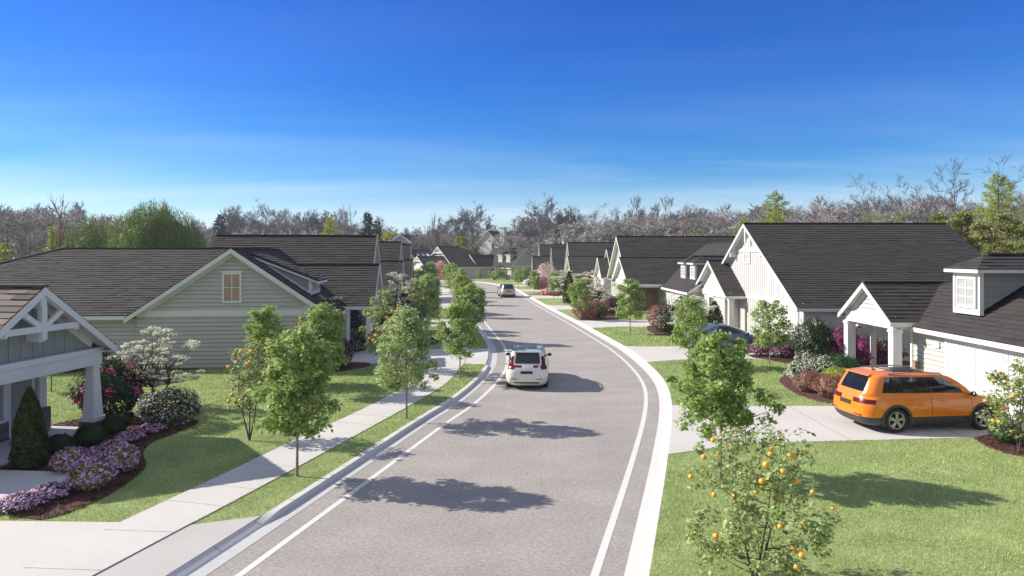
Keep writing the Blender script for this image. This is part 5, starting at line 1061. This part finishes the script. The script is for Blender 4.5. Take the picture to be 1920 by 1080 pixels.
# ------------------------------------------------------------------ cars
M['tyre'] = node_mat('tyre_rubber', (.022, .022, .022), .8); M['rim'] = node_mat('alloy_rim', (.42, .42, .43), .3, metal=.8); M['rimdark'] = node_mat('rim_shadow_metal', (.03, .03, .03), .5)
M['clad'] = node_mat('dark_plastic_cladding', (.055, .052, .045), .55); M['black'] = node_mat('gloss_black', (.012, .012, .014), .15); M['plate'] = node_mat('plate_blank_dark', (.03, .026, .02), .5)
M['glass'] = glass_mat('car_glass', (.5, .55, .58), a=.55); M['glass_dark'] = glass_mat('privacy_glass', (.2, .23, .26), (.015, .022, .03), .22)
M['taillight'] = node_mat('tail_lamp', (.12, .006, .010), .3, spec=.3); M['lamp_clear'] = node_mat('headlamp_clear', (.6, .62, .64), .1, coat=1); M['seat'] = node_mat('car_seat', (.30, .31, .32), .6); M['cabin'] = node_mat('car_cabin', (.04, .04, .045), .8)
def paint(name, col, metal=.0, rough=.28): return node_mat(name, col, rough, metal=metal, coat=.85, spec=.45)
SUVL = [(.20, 2.12, -2.12, .80, .30), (.30, 2.22, -2.24, .90, .34), (.46, 2.29, -2.33, .94, .36), (.62, 2.31, -2.34, .955, .36), (.80, 2.27, -2.31, .945, .36), (.93, 2.17, -2.27, .925, .38), (1.00, 1.98, -2.24, .90, .40), (1.08, 1.25, -2.20, .86, .26), (1.28, .96, -2.10, .815, .22), (1.46, .68, -2.0, .765, .2), (1.59, .40, -1.90, .70, .2), (1.645, .0, -1.70, .58, .26), (1.665, -.25, -1.5, .40, .2), (1.67, -.45, -1.2, .2, .1)]
SEDL = [(.18, 2.12, -2.15, .80, .30), (.28, 2.24, -2.26, .88, .34), (.42, 2.32, -2.34, .92, .38), (.56, 2.33, -2.36, .93, .40), (.70, 2.25, -2.34, .925, .42), (.82, 2.05, -2.30, .90, .44), (.89, 1.80, -2.24, .87, .44), (.95, 1.05, -1.95, .82, .34), (1.12, .72, -1.62, .76, .30), (1.26, .38, -1.30, .69, .28), (1.36, .08, -1.05, .60, .28), (1.405, -.15, -.85, .48, .24), (1.42, -.3, -.7, .32, .16), (1.425, -.4, -.6, .15, .08)]
NR, NCN, NS = 14, 6, 56
def outline(xf, xr, wd, rc, bow=.09):
    rc = min(rc, wd*.9, (xf-xr)*.3); P = []
    for k in range(NR): t = k/NR; P.append((xr, (wd-rc)*(1-2*t), 'r', t))                     # rear, from +y to -y
    for k in range(NCN): a = math.pi/2*k/NCN; P.append((xr+rc-rc*math.cos(a), -(wd-rc)-rc*math.sin(a), 'rc', k/NCN))
    for k in range(NS): t = k/NS; P.append((xr+rc+(xf-xr-2*rc)*t, -wd, 's', t))
    for k in range(NCN): a = math.pi/2*k/NCN; P.append((xf-rc+rc*math.sin(a), -wd+rc-rc*math.cos(a), 'fc', k/NCN))
    for k in range(NR): t = k/NR; P.append((xf, -(wd-rc)+(wd-rc)*2*t, 'f', t))
    for k in range(NCN): a = math.pi/2*k/NCN; P.append((xf-rc+rc*math.cos(a), (wd-rc)+rc*math.sin(a), 'fc2', 1-k/NCN))
    for k in range(NS): t = k/NS; P.append((xf-rc-(xf-xr-2*rc)*t, wd, 's2', 1-t))
    for k in range(NCN): a = math.pi/2*k/NCN; P.append((xr+rc-rc*math.sin(a), wd-rc+rc*math.cos(a), 'rc2', 1-k/NCN))
    return [(x+(bow*(1-(y/wd)**2) if x > 0 else -bow*.8*(1-(y/wd)**2))*min(1, abs(x)/1.0), y*(1-.05*(max(0, abs(x)-.8)/1.6)**2), r, t) for x, y, r, t in P]
def car(name, label, loc, rz, pm, L=SUVL, scale=1., clad=False, roofm=None, style='a', wheel_r=.355, wb=1.38, z=0., rails=True, pano=True, tail='v', group=None, cat='car', detail=True):
    root = empty(name, (loc[0], loc[1], z), rz, label, cat, group); root.scale = (scale,)*3
    SUB = 4; lv = []
    arr = catmull([(a[0], a[1], a[2], a[3], a[4]) for a in L], SUB); nl = len(arr); u = [i/SUB for i in range(nl)]
    rows, info = [], None
    sed = L is SEDL
    for a in arr:
        o = outline(a[1], a[2], a[3], a[4]); info = [(r, t) for _, _, r, t in o]
        hood = [(x, y, a[0]-(max(0, x-1.0)**2)*.075*max(0, min(1, (a[0]-.72)/.2))+(.035*(-x/2) if a[0] > .6 else 0)) for x, y, _, _ in o]; rows.append(hood)
    n = len(rows[0]); V = [p for r in rows for p in r]; Fc, mi = [], []
    # material index: 0 paint 1 clad 2 rear glass 3 side glass 4 windscreen 5 tail lamp 6 headlamp 7 roof 8 grille
    for a in range(nl-1):
        uu = u[a]+.5/SUB
        for b in range(n):
            b2 = (b+1) % n; Fc.append((a*n+b, a*n+b2, (a+1)*n+b2, (a+1)*n+b)); r, t = info[b]; k = 0
            x = (V[a*n+b][0]+V[(a+1)*n+b2][0])/2; yv = abs(V[a*n+b][1]); zz = V[a*n+b][2]
            side = r in ('s', 's2'); rear = r in ('r',); rcn = r in ('rc', 'rc2'); fr = r == 'f'
            if (clad and uu < 2.1) or (not clad and uu < 1.0 and not (rear or rcn)) or (style == 'b' and uu < 1.7 and (rear or rcn)): k = 1
            if rear and 1.0 < uu < 1.4 and style == 'a' and not clad: k = 1
            if 7.25 < uu < 10.0:
                if rear and .06 < t < .93: k = 2
                if r in ('f',) : k = 4
                if side and uu < 9.75:
                    if (.05 < t < .265 and not sed) or .30 < t < .585 or .61 < t < .965-.02*(uu-7): k = 3
                    elif .26 < t < .62: k = 8
            if 7.0 < uu < 10.2 and r in ('fc', 'fc2'): k = 8 if False else k
            if tail == 'v' and ((rcn and 4.4 < uu < 8.8 and (t > .1)) or (side and 5.5 < uu < 8.6 and t < .015)) : k = 5 if (uu > 5.0 or True) and (rcn and t < .75) else k
            if tail == 'v' and rear and (t < .22 or t > .78) and 5.2 < uu < 6.8: k = 5
            if tail == 'h' and ((rcn and t < .8) or (rear and (t < .24 or t > .74))) and 4.1 < uu < 5.1: k = 5
            if tail == 'b' and (rear or (rcn and t < .7)) and 5.2 < uu < 5.9: k = 5 if not (rear and .3 < t < .7) else 8
            if fr and 2.2 < uu < 4.3 and .12 < t < .88: k = 8
            if (r in ('fc', 'fc2') or (fr and (t < .12 or t > .88))) and 4.0 < uu < 5.1: k = 6
            if uu > 10.3 and roofm: k = 7
            if rear and uu > 6.9 and roofm and k == 0: k = 7
            if side and roofm and uu > 7.2 and k == 0: k = 7
            mi.append(k)
    Fc.append(tuple(range(n-1, -1, -1))); mi.append(1); Fc.append(tuple((nl-1)*n+b for b in range(n))); mi.append(7 if roofm else 0)
    me = bpy.data.meshes.new('body'); me.from_pydata(V, [], Fc); me.polygons.foreach_set('material_index', mi); me.polygons.foreach_set('use_smooth', [True]*len(Fc)); me.update()
    mats = [pm, M['clad'], M['glass_dark'] if style != 'o' else M['glass'], M['glass'] if style == 'o' else M['glass_dark'], M['glass'], M['taillight'], M['lamp_clear'], roofm or pm, M['black']]
    for q in mats: me.materials.append(q)
    tmp = bpy.data.objects.new('body', me); C.objects.link(tmp)
    cut = MB(); ra = wheel_r+.065
    for wx in (-wb, wb):
        for sy in (-1, 1):
            rr = [[(wx+ra*math.cos(2*math.pi*j/28), yy, wheel_r-.02+ra*math.sin(2*math.pi*j/28)) for j in range(28)] for yy in (sy*.60, sy*1.15)]
            cut.grid(rr, True); cut.poly(rr[0]); cut.poly(rr[1][::-1])
    import bmesh
    co_ = cut.build('cutter', M['cabin']); bm = bmesh.new(); bm.from_mesh(co_.data); bmesh.ops.remove_doubles(bm, verts=bm.verts, dist=1e-5); bmesh.ops.recalc_face_normals(bm, faces=bm.faces); bm.to_mesh(co_.data); bm.free()
    bm = bmesh.new(); bm.from_mesh(me); bmesh.ops.recalc_face_normals(bm, faces=bm.faces); bm.to_mesh(me); bm.free()
    co_.data.materials.clear()
    for q in mats: co_.data.materials.append(q)
    co_.data.polygons.foreach_set('material_index', [1]*len(co_.data.polygons))
    md = tmp.modifiers.new('b', 'BOOLEAN'); md.operation = 'DIFFERENCE'; md.object = co_; md.solver = 'EXACT'
    dg = bpy.context.evaluated_depsgraph_get(); ev = bpy.data.meshes.new_from_object(tmp.evaluated_get(dg))
    bpy.data.objects.remove(tmp); bpy.data.objects.remove(co_)
    names = ['body', 'lower_cladding', 'rear_window', 'side_window', 'windscreen', 'tail_light', 'headlight', 'roof_panel', 'trim_panel']
    vs_ = [tuple(v.co) for v in ev.vertices]; parts = {}
    for p in ev.polygons:
        k = min(p.material_index, 8); c = p.center; key = (k, (0 if k in (0, 1, 2, 4, 7, 8) else (1 if c.y > 0 else -1)), 0)
        if k == 3: key = (3, 1 if c.y > 0 else -1, 0 if c.x < -1.05 else (1 if c.x < -.12 else 2))
        if k == 8: key = (8, 0 if abs(c.x) > 1.9 else (1 if c.y > 0 else -1), 0 if abs(c.x) > 1.9 else (1 if c.x < -.6 else 2))
        parts.setdefault(key, []).append(tuple(p.vertices))
    for key, fs in parts.items():
        idx = {}; vv = []; ff = []
        for f in fs:
            g = []
            for i in f:
                if i not in idx: idx[i] = len(vv); vv.append(vs_[i])
                g.append(idx[i])
            ff.append(tuple(g))
        m2 = bpy.data.meshes.new(names[key[0]]); m2.from_pydata(vv, [], ff); m2.polygons.foreach_set('use_smooth', [True]*len(ff)); m2.materials.append(mats[key[0]]); m2.update()
        if key[0] in (0, 7): m2.set_sharp_from_angle(angle=R(38)) if hasattr(m2, 'set_sharp_from_angle') else None
        link(bpy.data.objects.new(names[key[0]], m2), root)
    # wheels
    for wx in (-wb, wb):
        for sy in (-1, 1):
            y0 = sy*.80; r = wheel_r; t_ = MB(); prof = [(r*.68, -.105), (r*.86, -.118), (r*.97, -.105), (r, -.07), (r, .07), (r*.97, .105), (r*.86, .118), (r*.68, .105), (r*.66, .02), (r*.68, -.105)]
            t_.lathe([(a, b) for a, b in prof], 32, (wx, y0, r), 'y'); ty = t_.build('tyre', M['tyre'])
            rm = MB(); f = sy*.10; rm.lathe([(r*.69, sy*.07), (r*.70, f+sy*.008), (r*.63, f), (r*.62, sy*.04)], 32, (wx, y0, r), 'y')
            for k in range(5):
                for dd in (-.16, .16):
                    an = 2*math.pi*k/5+.3; a1 = an+dd*.9; a0 = an+dd*.75; rm.bar((wx+math.cos(a0)*r*.12, y0+f*.93, r+math.sin(a0)*r*.12), (wx+math.cos(a1)*r*.64, y0+f*.98, r+math.sin(a1)*r*.64), .045, .03, (0, 1, 0))
            rm.lathe([(.001, f*1.02), (r*.15, f*1.0), (r*.17, f*.8)], 16, (wx, y0, r), 'y')
            bk = MB(); bk.lathe([(.001, sy*.035), (r*.66, sy*.035), (r*.66, -sy*.08), (.001, -sy*.08)], 24, (wx, y0, r), 'y')
            we = empty_child('wheel', root); ty.parent = we; rm.build('rim', M['rim'], we); bk.build('brake_disc', M['rimdark'], we)
            if clad or style == 'b':
                ar = MB(); rws = []
                for q, yy in ((ra-.005, sy*.955), (ra+.06, sy*.962), (ra+.065, sy*.93)):
                    rws.append([(wx+q*math.cos(a), yy-.012*sy*abs(wx)/1.4*0, wheel_r-.02+q*math.sin(a)) for a in np.linspace(-.25, math.pi+.25, 22)])
                ar.grid(rws); ar.build('wheel_arch', M['clad'], root)
    ib = MB(); ib.box(-1.9, 1.9, -.62, .62, .25, .50); ib.box(-1.35, 1.6, -.60, .60, .5, .62); ib.build('cabin_floor', M['cabin'], root)
    top = L[-1][0]
    if detail:
        for sx, sy, hh in ((.25, .36, 0), (.25, -.36, 0), (-.65, .36, 0), (-.65, -.36, 0)):
            sb = MB(); sb.hexa([(sx-.3, sy-.24, .6), (sx+.22, sy-.24, .6), (sx+.22, sy+.24, .6), (sx-.3, sy+.24, .6), (sx-.3, sy-.24, .78), (sx+.22, sy-.24, .8), (sx+.22, sy+.24, .8), (sx-.3, sy+.24, .78)])
            sb.hexa([(sx-.34, sy-.22, .75), (sx-.2, sy-.22, .75), (sx-.2, sy+.22, .75), (sx-.34, sy+.22, .75), (sx-.5, sy-.18, top-.42), (sx-.4, sy-.18, top-.42), (sx-.4, sy+.18, top-.42), (sx-.5, sy+.18, top-.42)])
            sb.hexa([(sx-.5, sy-.11, top-.40), (sx-.4, sy-.11, top-.40), (sx-.4, sy+.11, top-.40), (sx-.5, sy+.11, top-.40), (sx-.52, sy-.1, top-.24), (sx-.43, sy-.1, top-.24), (sx-.43, sy+.1, top-.24), (sx-.52, sy+.1, top-.24)]); sb.build('seat', M['seat'], root)
    for sy in (-1, 1):
        mr = MB(); x = L[7][1]-.28; zt = L[7][0]+.0; rws = []
        for t in np.linspace(0, 1, 6):
            w_ = .06*math.sin(math.pi*(.12+.76*t))+.02; yy = sy*(.90+.20*t); rws.append([(x+w_*.75*math.cos(a)+.02*(1-t), yy, zt+.02+w_*math.sin(a)) for a in np.linspace(0, 6.283, 13)[:-1]])
        mr.grid(rws, True); mr.poly(rws[-1]); mr.bar((x, sy*.82, zt-.03), (x, sy*.93, zt), .06, .04); mr.build('wing_mirror', M['black'], root)
        for hx in (-.92, .08):
            hd = MB(); hz = L[5][0]-.02+.035*(-hx/2); hd.tube([(hx-.11, sy*.925, hz), (hx-.08, sy*.968, hz+.005), (hx+.08, sy*.968, hz+.005), (hx+.11, sy*.925, hz)], .016, 6); hd.build('door_handle', pm if style != 'b' else M['black'], root)
        sm = MB()
        for hx in (-.30, .98, -1.12):
            if hx == -1.12: continue
            pp = [(hx-.10*(a[0] > .9)*0, sy*(a[3]*(1-.05*(max(0, abs(hx)-.8)/1.6)**2)+.0015), a[0]+.035*(-hx/2)*(a[0] > .6)) for a in arr if .32 < a[0] < L[6][0]+.02]; sm.tube(pp, .006, 4)
        sm.build('door_seam', M['cabin'], root)
        if rails:
            rl = MB(); zz = L[10][0]; rl.tube([(-1.6, sy*.64, zz-.01), (-1.45, sy*.645, zz+.08), (-.6, sy*.655, zz+.115), (.15, sy*.64, zz+.07), (.32, sy*.63, zz-.02)], [.012, .022, .022, .022, .012], 6); rl.build('roof_rail', M['rim'] if style != 'b' else M['black'], root)
    pb = MB(); xr = L[4][2]-.088; zc = L[4][0]-.04+.03
    pb.hexa([(xr-.012, -.26, zc-.06), (xr+.03, -.26, zc-.06), (xr+.03, .26, zc-.06), (xr-.012, .26, zc-.06), (xr+.006, -.26, zc+.06), (xr+.05, -.26, zc+.06), (xr+.05, .26, zc+.06), (xr+.006, .26, zc+.06)]); pb.build('number_plate', M['plate'], root)
    if pano and not sed:
        pn = MB(); 
        def zr_(x): return 1.668+.035*(-x/2)+.006
        pn.hexa([(-1.15, -.42, zr_(-1.15)-.03), (-.15, -.42, zr_(-.15)-.03), (-.15, .42, zr_(-.15)-.03), (-1.15, .42, zr_(-1.15)-.03), (-1.13, -.40, zr_(-1.15)+.008), (-.17, -.40, zr_(-.15)+.008), (-.17, .40, zr_(-.15)+.008), (-1.13, .40, zr_(-1.15)+.008)]); pn.build('glass_roof', M['black'], root)
    if not sed:
        sp = MB(); zs = L[10][0]+.035; sp.hexa([(-2.04, -.56, zs-.02), (-1.6, -.58, zs-.01), (-1.6, .58, zs-.01), (-2.04, .56, zs-.02), (-2.02, -.55, zs+.012), (-1.55, -.5, zs+.045), (-1.55, .5, zs+.045), (-2.02, .55, zs+.012)]); sp.build('spoiler', roofm or pm, root)
        wp = MB(); wp.tube([(-2.20, .0, 1.17), (-2.18, .25, 1.23)], .012, 4); wp.build('rear_wiper', M['black'], root)
        af = MB(); af.hexa([(-1.55, -.02, 1.69), (-1.40, -.02, 1.69), (-1.40, .02, 1.69), (-1.55, .02, 1.69), (-1.56, -.006, 1.77), (-1.50, -.006, 1.76), (-1.50, .006, 1.76), (-1.56, .006, 1.77)]); af.build('roof_aerial', pm, root)
    for sy in (-1, 1):
        bt = MB(); bt.hexa([(-2.40, sy*.52-.15, .50), (-2.3, sy*.52-.15, .50), (-2.3, sy*.52+.15, .50), (-2.40, sy*.52+.15, .50), (-2.40, sy*.52-.17, .525), (-2.3, sy*.52-.17, .525), (-2.3, sy*.52+.17, .525), (-2.40, sy*.52+.17, .525)])
        bt.build('reflector', M['black'] if style != 'o' else M['taillight'], root)
    return root
def empty_child(name, parent):
    o = bpy.data.objects.new(name, None); link(o, parent); return o
P_white = paint('car_paint_white', (.72, .70, .66)); P_org = paint('car_paint_orange', (.82, .215, .003), .0, .3); P_blue = paint('car_paint_blue_grey', (.10, .145, .20), .4); P_beige = paint('car_paint_beige', (.50, .45, .39), .2); P_cream = paint('car_paint_cream', (.55, .50, .42)); P_roof = node_mat('car_roof_grey', (.34, .355, .36), .6, spec=.2)
gx, gy = (.72, 30.6); car('car', 'white estate SUV with grey glass roof driving up the street', (gx, gy), R(87), P_white, scale=.95, z=RZ, tail='v', style='a', roofm=P_roof, cat='car', pano=True)
car('car', 'beige SUV with black roof further up the street', (-.75, 91.5), R(98), P_beige, scale=1.02, z=RZ, tail='b', style='b', roofm=M['black'], clad=False, pano=False, rails=False)
car('car', 'bright orange SUV parked on the right driveway by the garage', (13.15, 22.25), R(7), P_org, scale=1.06, z=.012, tail='h', style='o', clad=True, pano=True, wheel_r=.36)
car('car', 'blue grey saloon parked on the second right driveway', (12.35, 39.6), R(4), P_blue, SEDL, 1.06, z=.012, tail='h', style='a', rails=False, pano=False)
jp = car('off_road_car', 'pale cream off-road car with black spare wheel behind white blossoms', (9.3, 72.8), R(4), P_cream, scale=1.05, z=.012, tail='h', style='b', clad=True, rails=False, pano=False, detail=False, wheel_r=.42)
sp = MB(); sp.lathe([(.18, -.1), (.36, -.11), (.41, -.05), (.41, .05), (.36, .11), (.18, .12), (.001, .1)], 20); s_ = sp.build('spare_wheel', M['tyre'], jp); s_.location = (-2.5, 0, 1.0); s_.rotation_euler = (0, R(-90), 0)
car('car', 'white saloon on a far right driveway, seen between street trees', (4.6, 119.5), R(5), P_white, SEDL, 1.1, z=.012, tail='h', rails=False, pano=False, detail=False)
car('car', 'dark wheeled pale car in the far right driveway before the closing houses', (-2.4, 150.5), R(10), P_cream, scale=1.05, z=.012, rails=False, pano=False, detail=False)
car('car', 'beige car parked on the left driveway behind white blossom', (-12.2, 71.2), R(186), P_beige, scale=1.0, z=.012, style='b', clad=True, pano=False, detail=False)
car('car', 'dark car in the left driveway before the third left house', (-9.2, 54.9), R(186), P_blue, SEDL, 1.05, z=.012, rails=False, pano=False, detail=False)

# ------------------------------------------------------------------ thin air haze
m = MB(); m.box(-420, 420, -40, 520, -1.3, 34)
hzm = bpy.data.materials.new('thin_haze'); hzm.use_nodes = True; t = hzm.node_tree; t.nodes.remove(t.nodes['Principled BSDF']); pv = t.nodes.new('ShaderNodeVolumePrincipled'); pv.inputs['Density'].default_value = .0003; pv.inputs['Color'].default_value = (.86, .91, 1, 1); pv.inputs['Anisotropy'].default_value = .2
t.links.new(pv.outputs[0], t.nodes['Material Output'].inputs['Volume']); hz_o = m.build('haze', hzm); hz_o['kind'] = 'stuff'; hz_o['label'] = 'thin pale haze over the whole street'; hz_o['category'] = 'haze'
